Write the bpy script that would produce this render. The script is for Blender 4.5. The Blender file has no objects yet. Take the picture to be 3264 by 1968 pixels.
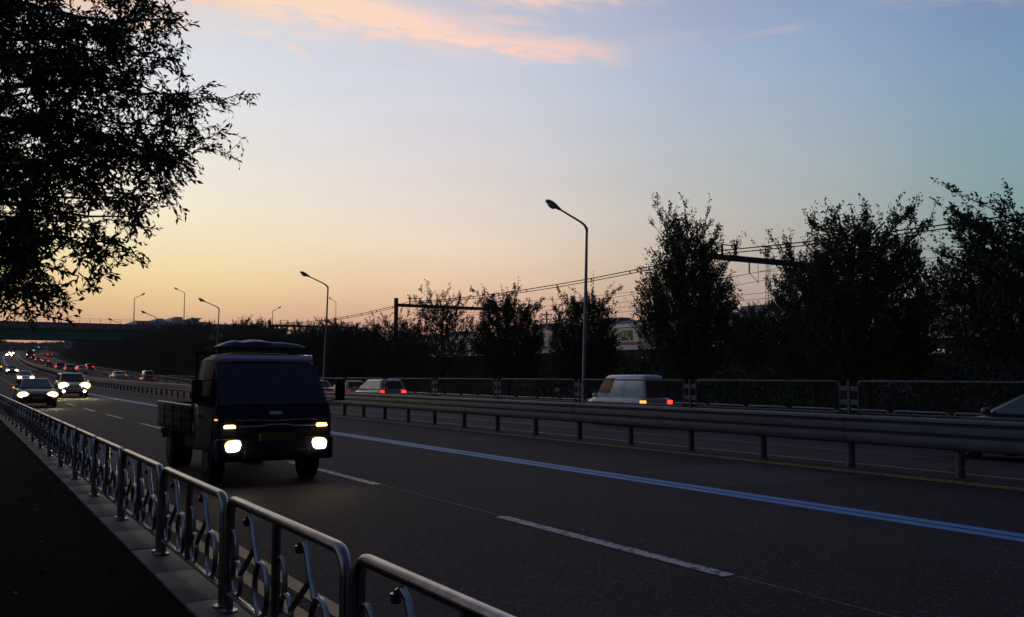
import bpy, math, random
import numpy as np
from mathutils import Vector, Matrix
R = math.radians
rnd = random.Random(7)
nr = np.random.RandomState(11)
S = bpy.context.scene
COL = S.collection

# ------------------------------------------------------------------ camera
cam_d = bpy.data.cameras.new('camera')
cam = bpy.data.objects.new('camera', cam_d); COL.objects.link(cam)
cam_d.sensor_width = 36.0; cam_d.lens = 31.95
cam_d.clip_start = 0.1; cam_d.clip_end = 9000
cam.location = (0, 0, 1.6)
cam.rotation_euler = (R(90) + 0.0737, 0, -0.547)
S.camera = cam

# ------------------------------------------------------------------ view
S.render.engine = 'CYCLES'
S.view_settings.view_transform = 'Standard'
S.view_settings.look = 'None'
S.view_settings.exposure = 0.0
S.view_settings.gamma = 1.0
S.view_settings.use_curve_mapping = False
S.cycles.use_denoising = True
S.cycles.sample_clamp_indirect = 4.0
S.cycles.max_bounces = 6
S.cycles.caustics_reflective = False
S.cycles.caustics_refractive = False

# ------------------------------------------------------------------ world: the afterglow
W = bpy.data.worlds.new('World'); S.world = W; W.use_nodes = True
wt = W.node_tree; wt.nodes.clear()
def N(t, ty, **k):
    n = t.nodes.new(ty)
    for a, b in k.items(): setattr(n, a, b)
    return n
def s2l(c):
    return tuple(((v/255.0)/12.92 if v/255.0 <= 0.04045 else ((v/255.0+0.055)/1.055)**2.4) for v in c)
def M(t, op, a, b=None, c=None, clamp=False):
    n = N(t, 'ShaderNodeMath', operation=op); n.use_clamp = clamp
    for i, v in enumerate((a, b, c)):
        if v is None: continue
        if isinstance(v, (int, float)): n.inputs[i].default_value = v
        else: t.links.new(v, n.inputs[i])
    return n.outputs[0]
tc = N(wt, 'ShaderNodeTexCoord')
sep = N(wt, 'ShaderNodeSeparateXYZ'); wt.links.new(tc.outputs['Generated'], sep.inputs[0])
DX, DY, DZ = sep.outputs
EL = M(wt, 'MULTIPLY', M(wt, 'ARCSINE', DZ), 180/math.pi)
AZ = M(wt, 'MULTIPLY', M(wt, 'ARCTAN2', DX, DY), 180/math.pi)
AZD = M(wt, 'SUBTRACT', AZ, 3.0)
AZA = M(wt, 'MAXIMUM', AZD, M(wt, 'MULTIPLY', AZD, -0.8))    # the afterglow reaches further to the west side than to the east
def sky_ramp(stops):
    r = N(wt, 'ShaderNodeValToRGB'); cr = r.color_ramp; cr.interpolation = 'B_SPLINE'
    f = M(wt, 'POWER', M(wt, 'DIVIDE', M(wt, 'MAXIMUM', EL, 0.0), 90.0), 0.5)
    wt.links.new(f, r.inputs[0])
    while len(cr.elements) < len(stops): cr.elements.new(0.5)
    for e, (el, c) in zip(cr.elements, stops):
        e.position = (max(el, 0)/90.0)**0.5
        e.color = (*s2l(c), 1)
    return r.outputs[0]
RA = sky_ramp([(0,(190,140,122)),(2.5,(208,160,134)),(4.2,(242,200,150)),(6,(255,228,168)),(8,(255,238,194)),(10.5,(255,243,220)),(14,(240,237,233)),(18,(228,231,236)),(23,(208,217,234)),(35,(124,144,180)),(60,(66,84,124)),(90,(40,47,72))])
RB = sky_ramp([(0,(190,138,128)),(3,(208,156,142)),(4.8,(242,196,162)),(7,(251,222,190)),(9.5,(243,226,211)),(13,(226,217,217)),(17.5,(216,218,228)),(22,(200,207,226)),(32,(124,142,178)),(55,(64,82,122)),(90,(40,47,72))])
RC = sky_ramp([(0,(160,128,124)),(4,(190,164,148)),(7,(192,180,166)),(10,(186,187,182)),(14,(176,188,196)),(18,(164,182,206)),(22,(150,170,204)),(32,(100,122,160)),(55,(60,78,118)),(90,(40,47,72))])
RD = sky_ramp([(0,(96,100,104)),(5,(134,150,146)),(9,(134,162,160)),(13,(134,164,176)),(18,(124,152,188)),(24,(112,138,180)),(40,(66,86,126)),(90,(40,47,72))])
RE = sky_ramp([(0,(36,30,38)),(8,(56,44,56)),(20,(54,50,70)),(40,(42,48,74)),(90,(40,47,72))])
def sstep(a, b):
    m = N(wt, 'ShaderNodeMapRange', interpolation_type='SMOOTHSTEP')
    wt.links.new(AZA, m.inputs[0]); m.inputs[1].default_value = a; m.inputs[2].default_value = b
    return m.outputs[0]
def mixc(f, a, b):
    m = N(wt, 'ShaderNodeMix', data_type='RGBA')
    if isinstance(f, (int, float)): m.inputs[0].default_value = f
    else: wt.links.new(f, m.inputs[0])
    for i, v in ((6, a), (7, b)):
        if isinstance(v, tuple): m.inputs[i].default_value = v
        else: wt.links.new(v, m.inputs[i])
    return m.outputs[2]
col = mixc(sstep(5, 27), RA, RB)
col = mixc(sstep(22, 47), col, RC)
col = mixc(sstep(42, 60), col, RD)
col = mixc(sstep(60, 120), col, RE)
# thin banks of haze along the horizon and high cirrus, laid out by direction
comb = N(wt, 'ShaderNodeCombineXYZ')
wt.links.new(M(wt, 'MULTIPLY', AZ, 0.11), comb.inputs[0]); wt.links.new(M(wt, 'MULTIPLY', EL, 0.55), comb.inputs[1])
nz = N(wt, 'ShaderNodeTexNoise'); nz.inputs['Scale'].default_value = 1.0; nz.inputs['Detail'].default_value = 6; nz.inputs['Roughness'].default_value = 0.55
wt.links.new(comb.outputs[0], nz.inputs['Vector'])
comb2 = N(wt, 'ShaderNodeCombineXYZ')
wt.links.new(M(wt, 'MULTIPLY_ADD', AZ, 0.55, M(wt, 'MULTIPLY', EL, 0.5)), comb2.inputs[0]); wt.links.new(M(wt, 'MULTIPLY_ADD', EL, 2.1, M(wt, 'MULTIPLY', AZ, 0.22)), comb2.inputs[1])
nz2 = N(wt, 'ShaderNodeTexNoise'); nz2.inputs['Scale'].default_value = 1.0; nz2.inputs['Detail'].default_value = 7; nz2.inputs['Roughness'].default_value = 0.6
wt.links.new(comb2.outputs[0], nz2.inputs['Vector'])
n1, n2 = nz.outputs[0], nz2.outputs[0]
WAZ = M(wt, 'MULTIPLY_ADD', M(wt, 'SUBTRACT', n1, 0.5), 5.0, AZ)
WEL = M(wt, 'MULTIPLY_ADD', M(wt, 'SUBTRACT', n2, 0.5), 1.5, EL)
def streak(a0, e0, la, le, tilt, gain):
    """soft streak centred at azimuth a0, elevation e0 (degrees), half-lengths la, le"""
    c, s = math.cos(R(tilt)), math.sin(R(tilt))
    da = M(wt, 'SUBTRACT', WAZ, a0); de = M(wt, 'SUBTRACT', WEL, e0)
    u = M(wt, 'DIVIDE', M(wt, 'MULTIPLY_ADD', da, c, M(wt, 'MULTIPLY', de, s)), la)
    v = M(wt, 'DIVIDE', M(wt, 'MULTIPLY_ADD', de, c, M(wt, 'MULTIPLY', da, -s)), le)
    r2 = M(wt, 'ADD', M(wt, 'POWER', M(wt, 'ABSOLUTE', u), 2.6), M(wt, 'POWER', M(wt, 'ABSOLUTE', v), 2.0))
    g = M(wt, 'EXPONENT', M(wt, 'MULTIPLY', r2, -1.0))
    return M(wt, 'MULTIPLY', g, gain)
STREAKS = [(14, 23.0, 10, 1.7, -6, 1.5), (21, 22.1, 9, 1.15, -8, 1.5), (31.5, 20.4, 6.5, 0.6, -5, 1.25), (34.5, 19.9, 3.0, 0.30, 2, 0.4),
           (9.5, 20.1, 2.4, 0.42, 8, 0.85), (15.4, 20.3, 1.6, 0.24, 6, 0.7), (17.2, 19.8, 1.0, 0.22, -20, 0.6), (30, 21.9, 3.2, 0.35, -4, 0.6),
           (34.5, 23.3, 6.5, 0.8, 0, 0.9), (47.5, 20.4, 2.2, 0.22, 2, 0.36), (41, 20.6, 4.5, 0.4, -2, 0.16), (60, 21.4, 5.5, 0.8, -6, 0.9),
           (3, 21.5, 9, 1.2, -4, 1.0), (-6, 23, 14, 2.0, -6, 0.9), (12, 27, 25, 3.0, -5, 0.8), (40, 28, 22, 2.2, -4, 0.6), (-25, 19, 14, 1.2, 4, 0.7), (75, 24, 14, 1.4, -3, 0.5)]
cl = None
for q in STREAKS:
    g = streak(*q); cl = g if cl is None else M(wt, 'MAXIMUM', cl, g)
mr = N(wt, 'ShaderNodeMapRange'); wt.links.new(n2, mr.inputs[0])
mr.inputs[1].default_value = 0.26; mr.inputs[2].default_value = 0.6; mr.inputs[3].default_value = 0.42; mr.inputs[4].default_value = 1.0
cl = M(wt, 'MULTIPLY', cl, mr.outputs[0], clamp=True)
cr = N(wt, 'ShaderNodeValToRGB'); wt.links.new(M(wt, 'DIVIDE', AZA, 75.0), cr.inputs[0])
stops = [(0.0, (255, 190, 128)), (0.17, (255, 222, 196)), (0.32, (255, 216, 200)), (0.48, (246, 206, 194)), (0.68, (214, 184, 192)), (0.85, (206, 168, 168))]
while len(cr.color_ramp.elements) < len(stops): cr.color_ramp.elements.new(0.5)
for e, (p, c) in zip(cr.color_ramp.elements, stops): e.position = p; e.color = (*s2l(c), 1)
col = mixc(cl, col, cr.outputs[0])
# faint unevenness of the clear sky
mv = M(wt, 'MULTIPLY_ADD', M(wt, 'SUBTRACT', n1, 0.5), 0.10, 1.0)
hs = N(wt, 'ShaderNodeVectorMath', operation='SCALE'); wt.links.new(col, hs.inputs[0]); wt.links.new(mv, hs.inputs['Scale'])
gr = N(wt, 'ShaderNodeMapRange', interpolation_type='SMOOTHSTEP'); wt.links.new(EL, gr.inputs[0]); gr.inputs[1].default_value = -3.0; gr.inputs[2].default_value = -0.2
col = mixc(gr.outputs[0], (0.02, 0.017, 0.018, 1), hs.outputs[0])
bg = N(wt, 'ShaderNodeBackground'); bg.inputs['Strength'].default_value = 1.0
wt.links.new(col, bg.inputs[0])
wo = N(wt, 'ShaderNodeOutputWorld'); wt.links.new(bg.outputs[0], wo.inputs[0])

# last light where the sun has just set
sun_d = bpy.data.lights.new('sun', 'SUN'); sun_d.energy = 0.10; sun_d.angle = R(12); sun_d.color = (1.0, 0.62, 0.36)
sun = bpy.data.objects.new('sun', sun_d); COL.objects.link(sun)
sun.rotation_euler = (R(90 - 4), 0, R(180 + 10))

# ------------------------------------------------------------------ road path: shift and rise of the road with distance
def sh(y):
    y = np.asarray(y, float); t = np.clip(y-100, 0, None)
    return 4e-5*t**2 + 1e-7*t**3
ZY = [-300, 45, 60, 72, 86, 110, 125, 150, 177, 219, 282, 327, 380, 600, 760, 4000]
ZZ = [0, 0, 0.04, 0.1, 0.18, 0.42, 0.75, 1.3, 2.05, 3.05, 5.0, 6.6, 8.5, 16.0, 20.0, 20.0]
def zr(y): return np.interp(np.asarray(y, float), ZY, ZZ)
def cz(x):
    x = np.asarray(x, float)
    return np.where(x > 14.2, -0.032*(np.clip(x, None, 25.2)-14.2), 0.0)
def P(x, y, z=0.0):
    return Vector((float(x)+float(sh(y)), float(y), float(zr(y))+float(cz(x))+z))
def head(y):   # heading of the road as a rotation about z
    d = float(sh(y+1)-sh(y-1))/2.0
    return -math.atan(d)

# ------------------------------------------------------------------ mesh helpers
class MB:
    def __init__(s): s.v = []; s.f = []; s.sm = []
    def add(s, vs, fs, smooth=False):
        o = len(s.v); s.v += [tuple(p) for p in vs]; s.f += [tuple(i+o for i in f) for f in fs]; s.sm += [smooth]*len(fs); return s
    def box(s, x0, x1, y0, y1, z0, z1):
        vs = [(x0,y0,z0),(x1,y0,z0),(x1,y1,z0),(x0,y1,z0),(x0,y0,z1),(x1,y0,z1),(x1,y1,z1),(x0,y1,z1)]
        return s.add(vs, [(0,3,2,1),(4,5,6,7),(0,1,5,4),(1,2,6,5),(2,3,7,6),(3,0,4,7)])
    def tube(s, pts, r, n=8, closed=False, caps=True):
        pts = [Vector(p) for p in pts]; m = len(pts)
        rs = r if isinstance(r, (list, tuple)) else [r]*m
        up = None; vs = []
        for i, p in enumerate(pts):
            if closed: t = pts[(i+1) % m]-pts[(i-1) % m]
            else: t = pts[min(i+1, m-1)]-pts[max(i-1, 0)]
            if t.length < 1e-9: t = Vector((0,0,1))
            t.normalize()
            if up is None:
                up = Vector((1,0,0)) if abs(t.x) < 0.8 else Vector((0,1,0))
            a = (up - t*up.dot(t)).normalized(); up = a; b = t.cross(a)
            for k in range(n):
                w = 2*math.pi*k/n
                vs.append(p + (a*math.cos(w)+b*math.sin(w))*rs[i])
        fs = []
        for i in range(m if closed else m-1):
            j = (i+1) % m
            for k in range(n):
                l = (k+1) % n
                fs.append((i*n+k, i*n+l, j*n+l, j*n+k))
        if caps and not closed:
            fs.append(tuple(range(n))[::-1]); fs.append(tuple((m-1)*n+k for k in range(n)))
        return s.add(vs, fs, True)
    def cyl(s, c, r, h, n=12, axis='z', r2=None):
        c = Vector(c); d = {'x': Vector((1,0,0)), 'y': Vector((0,1,0)), 'z': Vector((0,0,1))}[axis]
        return s.tube([c, c+d*h], [r, r if r2 is None else r2], n)
    def hull(s, b, t, bev=0.0):
        """b/t = (x half width, y0, y1, z[, x half width at y1]) bottom and top rectangles"""
        def ring(q):
            w0 = q[0]; w1 = q[4] if len(q) > 4 else q[0]
            z0, z1 = (q[3], q[3]) if not isinstance(q[3], tuple) else q[3]
            return [(-w0,q[1],z0),(w0,q[1],z0),(w1,q[2],z1),(-w1,q[2],z1)]
        vs = ring(b)+ring(t)
        import bmesh
        bm = bmesh.new(); vv = [bm.verts.new(p) for p in vs]
        for f in [(0,3,2,1),(4,5,6,7),(0,1,5,4),(1,2,6,5),(2,3,7,6),(3,0,4,7)]: bm.faces.new([vv[i] for i in f])
        if bev: bmesh.ops.bevel(bm, geom=list(bm.edges), offset=bev, segments=3, affect='EDGES', profile=0.5)
        bm.verts.index_update()
        s.add([v.co[:] for v in bm.verts], [tuple(v.index for v in f.verts) for f in bm.faces], bev > 0)
        bm.free(); return s
    def loft(s, secs, smooth=True):
        n = len(secs[0]); vs = [p for q in secs for p in q]; fs = []
        for i in range(len(secs)-1):
            for k in range(n):
                l = (k+1) % n
                fs.append((i*n+k, i*n+l, (i+1)*n+l, (i+1)*n+k))
        fs.append(tuple(range(n))[::-1]); fs.append(tuple((len(secs)-1)*n+k for k in range(n)))
        return s.add(vs, fs, smooth)
    def slab(s, quad, th=0.012, off=0.004):
        """a thin panel standing `off` proud of a quad, th thick"""
        q = [Vector(p) for p in quad]; nn = (q[1]-q[0]).cross(q[3]-q[0]).normalized()
        a = [p+nn*off for p in q]; b = [p-nn*(th-off) for p in q]
        return s.add(a+b, [(0,1,2,3),(7,6,5,4),(0,4,5,1),(1,5,6,2),(2,6,7,3),(3,7,4,0)])
    def mesh(s, name, m):
        me = bpy.data.meshes.new(name); me.from_pydata(s.v, [], s.f); me.materials.append(m)
        me.polygons.foreach_set('use_smooth', s.sm); me.update()
        if any(s.sm): 
            try: me.set_sharp_from_angle(angle=R(40))
            except Exception: pass
        return me
    def build(s, name, m, parent=None, loc=None, rz=0.0):
        o = bpy.data.objects.new(name, s.mesh(name, m)); COL.objects.link(o)
        if parent is not None: o.parent = parent
        if loc is not None: o.location = loc
        if rz: o.rotation_euler.z = rz
        return o
def tag(o, label=None, cat=None, group=None, kind=None):
    if label: o['label'] = label
    if cat: o['category'] = cat
    if group: o['group'] = group
    if kind: o['kind'] = kind
    return o
def empty(name, loc, rz=0.0, label=None, cat=None, group=None):
    o = bpy.data.objects.new(name, None); COL.objects.link(o); o.location = loc; o.rotation_euler.z = rz
    o.empty_display_size = 0.2
    return tag(o, label, cat, group)
def inst(name, me, parent=None, loc=None, rz=0.0, kind=None):
    o = bpy.data.objects.new(name, me); COL.objects.link(o)
    if parent is not None: o.parent = parent
    if loc is not None: o.location = loc
    if rz: o.rotation_euler.z = rz
    if kind: o['kind'] = kind
    return o
def copy_tree(o, parent=None):
    c = o.copy(); COL.objects.link(c); c.parent = parent
    for ch in list(o.children): copy_tree(ch, c)
    return c

# ------------------------------------------------------------------ materials
def mat(name, c, rough=0.6, metal=0.0, var=0.0, vscale=5.0, bump=0.0, bscale=40.0, coat=0.0, spec=0.5, c2=None, lo=0.35, hi=0.65, stretch=None):
    m = bpy.data.materials.new(name); m.use_nodes = True; t = m.node_tree; b = t.nodes['Principled BSDF']
    b.inputs['Base Color'].default_value = (*c, 1); b.inputs['Roughness'].default_value = rough; b.inputs['Metallic'].default_value = metal
    b.inputs['Specular IOR Level'].default_value = spec
    if coat: b.inputs['Coat Weight'].default_value = coat; b.inputs['Coat Roughness'].default_value = 0.08
    if var or bump or c2:
        g = N(t, 'ShaderNodeTexCoord'); src = g.outputs['Object']
        if stretch:
            mp = N(t, 'ShaderNodeMapping'); mp.inputs['Scale'].default_value = stretch; t.links.new(src, mp.inputs[0]); src = mp.outputs[0]
    if var or c2:
        n = N(t, 'ShaderNodeTexNoise'); n.inputs['Scale'].default_value = vscale; n.inputs['Detail'].default_value = 6
        t.links.new(src, n.inputs['Vector'])
        r = N(t, 'ShaderNodeValToRGB'); t.links.new(n.outputs[0], r.inputs[0])
        r.color_ramp.elements[0].position = lo; r.color_ramp.elements[1].position = hi
        if c2: ca, cb = c, c2
        else: ca = tuple(v*(1-var) for v in c); cb = tuple(min(1, v*(1+var)) for v in c)
        r.color_ramp.elements[0].color = (*ca, 1); r.color_ramp.elements[1].color = (*cb, 1)
        t.links.new(r.outputs[0], b.inputs['Base Color'])
    if bump:
        n = N(t, 'ShaderNodeTexNoise'); n.inputs['Scale'].default_value = bscale; n.inputs['Detail'].default_value = 4
        t.links.new(src, n.inputs['Vector'])
        bp = N(t, 'ShaderNodeBump'); bp.inputs['Strength'].default_value = bump; bp.inputs['Distance'].default_value = 0.01
        t.links.new(n.outputs[0], bp.inputs['Height']); t.links.new(bp.outputs[0], b.inputs['Normal'])
    return m
def glow(name, c, s):
    m = bpy.data.materials.new(name); m.use_nodes = True; b = m.node_tree.nodes['Principled BSDF']
    b.inputs['Base Color'].default_value = (*c, 1); b.inputs['Emission Color'].default_value = (*c, 1); b.inputs['Emission Strength'].default_value = s
    b.inputs['Roughness'].default_value = 0.2
    return m
def asphalt(name, c, fleck=0.25):
    m = bpy.data.materials.new(name); m.use_nodes = True; t = m.node_tree; b = t.nodes['Principled BSDF']
    g = N(t, 'ShaderNodeTexCoord')
    big = N(t, 'ShaderNodeTexNoise'); big.inputs['Scale'].default_value = 0.45; big.inputs['Detail'].default_value = 5
    mp = N(t, 'ShaderNodeMapping'); mp.inputs['Scale'].default_value = (1.0, 0.12, 1.0); t.links.new(g.outputs['Object'], mp.inputs[0]); t.links.new(mp.outputs[0], big.inputs['Vector'])
    fine = N(t, 'ShaderNodeTexNoise'); fine.inputs['Scale'].default_value = 70; fine.inputs['Detail'].default_value = 3; t.links.new(g.outputs['Object'], fine.inputs['Vector'])
    vor = N(t, 'ShaderNodeTexVoronoi'); vor.inputs['Scale'].default_value = 45; t.links.new(g.outputs['Object'], vor.inputs['Vector'])
    r1 = N(t, 'ShaderNodeMapRange'); t.links.new(big.outputs[0], r1.inputs[0]); r1.inputs[1].default_value = 0.3; r1.inputs[2].default_value = 0.7; r1.inputs[3].default_value = 0.48; r1.inputs[4].default_value = 1.6
    r2 = N(t, 'ShaderNodeMapRange'); t.links.new(fine.outputs[0], r2.inputs[0]); r2.inputs[1].default_value = 0.3; r2.inputs[2].default_value = 0.7; r2.inputs[3].default_value = 0.7; r2.inputs[4].default_value = 1.3
    f = M(t, 'MULTIPLY', r1.outputs[0], r2.outputs[0])
    sv = N(t, 'ShaderNodeSeparateColor'); t.links.new(vor.outputs['Color'], sv.inputs[0])
    st = M(t, 'GREATER_THAN', sv.outputs[0], 1-fleck*0.35)
    f = M(t, 'ADD', f, M(t, 'MULTIPLY', st, 3.2))
    v = N(t, 'ShaderNodeVectorMath', operation='SCALE'); v.inputs[0].default_value = c; t.links.new(f, v.inputs['Scale'])
    t.links.new(v.outputs[0], b.inputs['Base Color'])
    b.inputs['Roughness'].default_value = 0.85; b.inputs['Specular IOR Level'].default_value = 0.16; b.inputs['Specular Tint'].default_value = (1.0, 0.86, 0.88, 1)
    bp = N(t, 'ShaderNodeBump'); bp.inputs['Strength'].default_value = 0.5; bp.inputs['Distance'].default_value = 0.006
    t.links.new(vor.outputs['Distance'], bp.inputs['Height']); t.links.new(bp.outputs[0], b.inputs['Normal'])
    return m
def paint(name, c, worn, wear_scale=9.0, thr=0.42, soft=0.05):
    """road paint worn through to the asphalt in patches"""
    m = mat(name, c, 0.6, bump=0.3, bscale=60); t = m.node_tree; b = t.nodes['Principled BSDF']
    g = N(t, 'ShaderNodeTexCoord'); n = N(t, 'ShaderNodeTexNoise'); n.inputs['Scale'].default_value = wear_scale; n.inputs['Detail'].default_value = 8; n.inputs['Roughness'].default_value = 0.7
    t.links.new(g.outputs['Object'], n.inputs['Vector'])
    r = N(t, 'ShaderNodeValToRGB'); t.links.new(n.outputs[0], r.inputs[0])
    r.color_ramp.elements[0].position = thr; r.color_ramp.elements[0].color = (*worn, 1)
    r.color_ramp.elements[1].position = thr+soft; r.color_ramp.elements[1].color = (*c, 1)
    t.links.new(r.outputs[0], b.inputs['Base Color'])
    return m
M_ASPH = asphalt('asphalt', (0.0245, 0.0182, 0.0205))
M_ASPH2 = asphalt('old_asphalt', (0.036, 0.0255, 0.0295))
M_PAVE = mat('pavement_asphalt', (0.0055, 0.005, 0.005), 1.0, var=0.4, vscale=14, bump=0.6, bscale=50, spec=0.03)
M_KERB = mat('kerb_concrete', (0.046, 0.040, 0.042), 0.65, var=0.35, vscale=6, bump=0.5, bscale=60)
M_SEAM = paint('joint_filler', (0.16, 0.14, 0.13), (0.02, 0.02, 0.02), 6, 0.5, 0.04)
M_WHITE = paint('white_paint', (0.42, 0.42, 0.42), (0.03, 0.025, 0.027), 11.0, 0.455, 0.03)
M_BLUE = paint('blue_paint', (0.022, 0.24, 0.56), (0.03, 0.09, 0.14), 14.0, 0.37, 0.08)
M_YELL = paint('yellow_paint', (0.55, 0.32, 0.05), (0.08, 0.06, 0.045), 12.0, 0.42, 0.10)
M_YELLN = paint('yellow_kerb_paint', (0.36, 0.21, 0.05), (0.08, 0.065, 0.05), 8.0, 0.36, 0.10)
M_TAR = mat('tar_seal', (0.004, 0.004, 0.004), 1.0, spec=0.02)
M_STEEL = mat('stainless_tube', (0.34, 0.32, 0.32), 0.3, 1.0, var=0.18, vscale=14, bump=0.1, bscale=90)
M_GALV = mat('galvanised_steel', (0.105, 0.10, 0.125), 0.5, 0.35, var=0.12, vscale=2, bump=0.05, bscale=50)
M_POSTG = mat('dull_steel_post', (0.09, 0.09, 0.10), 0.6, 0.5, var=0.3, vscale=12)
M_POLE = mat('pole_grey', (0.20, 0.21, 0.23), 0.5, 0.3, var=0.2, vscale=3)
M_DARKST = mat('catenary_steel', (0.06, 0.055, 0.055), 0.7, 0.3, var=0.3, vscale=6)
M_WIRE = mat('wire', (0.05, 0.04, 0.04), 0.6, 0.4)
M_LENS = mat('lamp_lens', (0.45, 0.47, 0.5), 0.15, 0.0)
M_GREEN = mat('green_girder', (0.015, 0.30, 0.21), 0.55, 0.0, var=0.2, vscale=1.2)
M_CONC = mat('bridge_concrete', (0.24, 0.21, 0.225), 0.85, var=0.25, vscale=1.5, bump=0.2)
M_BLDG = mat('far_facade', (0.62, 0.56, 0.58), 0.8, var=0.1, vscale=0.2)
M_BLWIN = mat('far_window', (0.05, 0.05, 0.06), 0.2)
M_GROUND = mat('soil', (0.030, 0.028, 0.020), 0.95, var=0.4, vscale=0.6, spec=0.1)
M_BALL = mat('ballast', (0.06, 0.055, 0.05), 0.95, var=0.4, vscale=8, bump=0.8, bscale=20, spec=0.1)
M_RAIL = mat('rail_steel', (0.12, 0.08, 0.06), 0.5, 0.7)
M_BARK = mat('bark', (0.035, 0.028, 0.022), 0.9, var=0.35, vscale=12, bump=0.5, bscale=30, spec=0.15)
M_RUB = mat('rubber', (0.012, 0.012, 0.012), 0.85, spec=0.2)
M_RIM = mat('wheel_rim', (0.12, 0.12, 0.13), 0.4, 0.8)
M_BLK = mat('black_plastic', (0.012, 0.012, 0.013), 0.6, spec=0.3)
M_GLASS = mat('dark_glass', (0.015, 0.018, 0.022), 0.06, 0.0, spec=0.7)
M_CHROME = mat('bright_trim', (0.55, 0.56, 0.6), 0.2, 1.0)
M_PLATE = mat('pale_plate', (0.4, 0.4, 0.38), 0.5)
M_PLATEY = mat('yellow_plate', (0.20, 0.14, 0.015), 0.6)
M_PLATEG = mat('green_plate', (0.02, 0.10, 0.05), 0.5)
def leafmat(name, a, b):
    m = mat(name, a, 0.62, c2=b, vscale=0.9, lo=0.3, hi=0.7, spec=0.25); t = m.node_tree
    return m
M_LEAF1 = leafmat('elm_leaf', (0.022, 0.040, 0.012), (0.055, 0.050, 0.016))
M_LEAF2 = leafmat('street_tree_leaf', (0.018, 0.034, 0.012), (0.040, 0.055, 0.018))
M_LEAF3 = leafmat('autumn_tree_leaf', (0.050, 0.028, 0.018), (0.035, 0.045, 0.016))
M_LEAF4 = leafmat('bush_leaf', (0.020, 0.038, 0.010), (0.050, 0.070, 0.018))
E_HEAD = glow('headlight_white', (1.0, 0.90, 0.62), 22.0)
E_HEADY = glow('headlight_warm', (1.0, 0.86, 0.48), 70.0)
E_POS = glow('amber_lamp', (1.0, 0.62, 0.16), 9.0)
E_RED = glow('tail_lamp', (1.0, 0.035, 0.02), 3.2)
E_REDD = glow('dim_tail_lamp', (0.7, 0.03, 0.03), 0.35)
E_AMB = glow('amber_signal', (1.0, 0.36, 0.06), 2.2)
E_CYAN = glow('cyan_lamp', (0.25, 0.75, 0.85), 0.6)
def carpaint(name, c, metal=0.3): return mat(name, c, 0.32, metal, coat=0.6, var=0.04, vscale=2)
# ------------------------------------------------------------------ ground, road, pavements
YS = list(np.arange(-30, 60, 6.0)) + list(np.arange(60, 200, 5.0)) + list(np.arange(200, 500, 10.0)) + list(np.arange(500, 761, 20.0))
def strip(mb, x0, x1, y0, y1, z=0.0, nx=1, dy=None):
    ys = [y0] + [y for y in YS if y0 < y < y1] + [y1]
    if dy:
        ys = list(np.arange(y0, y1, dy)) + [y1]
    xs = [x0+(x1-x0)*i/nx for i in range(nx+1)]
    vs = [P(x, y, z) for y in ys for x in xs]; n = nx+1
    fs = [(j*n+i, j*n+i+1, (j+1)*n+i+1, (j+1)*n+i) for j in range(len(ys)-1) for i in range(nx)]
    mb.add(vs, fs); return mb
def terrain():
    xs = sorted(set([-2500,-900,-300,-120,-60,-30,-15,-8,-4,0,1.1,1.3,14,25,25.4,31,33,35,36.5,39,42,45,48,49,50,56,62,70,72,76,82,95,130,250,600,1500,4000]))
    ys = sorted(set([-1500,-500,-200,-100,-60]+YS+[800,900,1100,1500,2500,5000]))
    def tz(x, y):
        z = float(zr(y)); 
        if x < -5: return z+0.12
        if x <= 25.3: return z-0.75
        base = z-0.30
        plat = max(2.75, z+0.2)
        w = float(np.interp(x, [25.4, 35.5, 48.5, 72, 84, 95], [0, 0, 1, 1, 0.1, 0]))
        return base*(1-w)+plat*w
    vs = [(x+(float(sh(min(y, 900)))), y, tz(x, y)) for y in ys for x in xs]; n = len(xs)
    fs = [(j*n+i, j*n+i+1, (j+1)*n+i+1, (j+1)*n+i) for j in range(len(ys)-1) for i in range(n-1)]
    return MB().add(vs, fs)
tag(terrain().build('ground', M_GROUND), kind='structure')
road = MB()
strip(road, 1.62, 14.2, -30, 760, 0, 6); 
road = tag(road.build('road', M_ASPH), 'dark asphalt carriageway with worn lane paint and oncoming traffic', kind='structure')
road2 = tag(strip(MB(), 14.2, 25.0, -30, 760, 0, 4).build('road', M_ASPH2), 'carriageway beyond the median guardrail with departing traffic', kind='structure')
def marking(name, m, x0, x1, y0, y1, par, z=0.004, **k):
    return strip(MB(), x0, x1, y0, y1, z, **k).build(name, m, par)
for x in (2.02, 2.27): marking('yellow_edge_line', M_YELLN, x-0.065, x+0.065, -10, 300, road)
for x in (8.925, 9.175): marking('blue_bus_lane_line', M_BLUE, x-0.10, x+0.10, -10, 400, road)
for x in (12.78, 12.95): marking('yellow_median_line', M_YELL, x-0.045, x+0.045, -5, 500, road)
marking('yellow_median_line', M_YELL, 14.03, 14.13, -5, 500, road)
M_BLUE2 = paint('worn_blue_paint', (0.02, 0.10, 0.22), (0.025, 0.03, 0.05), 12.0, 0.46, 0.12)
for x in (17.2, 17.42): marking('blue_bus_lane_line', M_BLUE2, x-0.06, x+0.06, -5, 400, road2)
marking('lane_joint', M_SEAM, 5.375, 5.395, -10, 120, road, z=0.0025)
for k in range(34):
    y0 = 4.55+8.03*k; y1 = y0+(4.05 if k else 4.45)
    if k == 0: y0 = 5.42
    marking('lane_dash', M_WHITE, 5.26, 5.41, y0, y1, road, z=0.006)
for k in range(34):
    marking('lane_dash', M_WHITE, 20.53, 20.67, 6.5+8*k, 11.0+8*k, road2)
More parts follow.
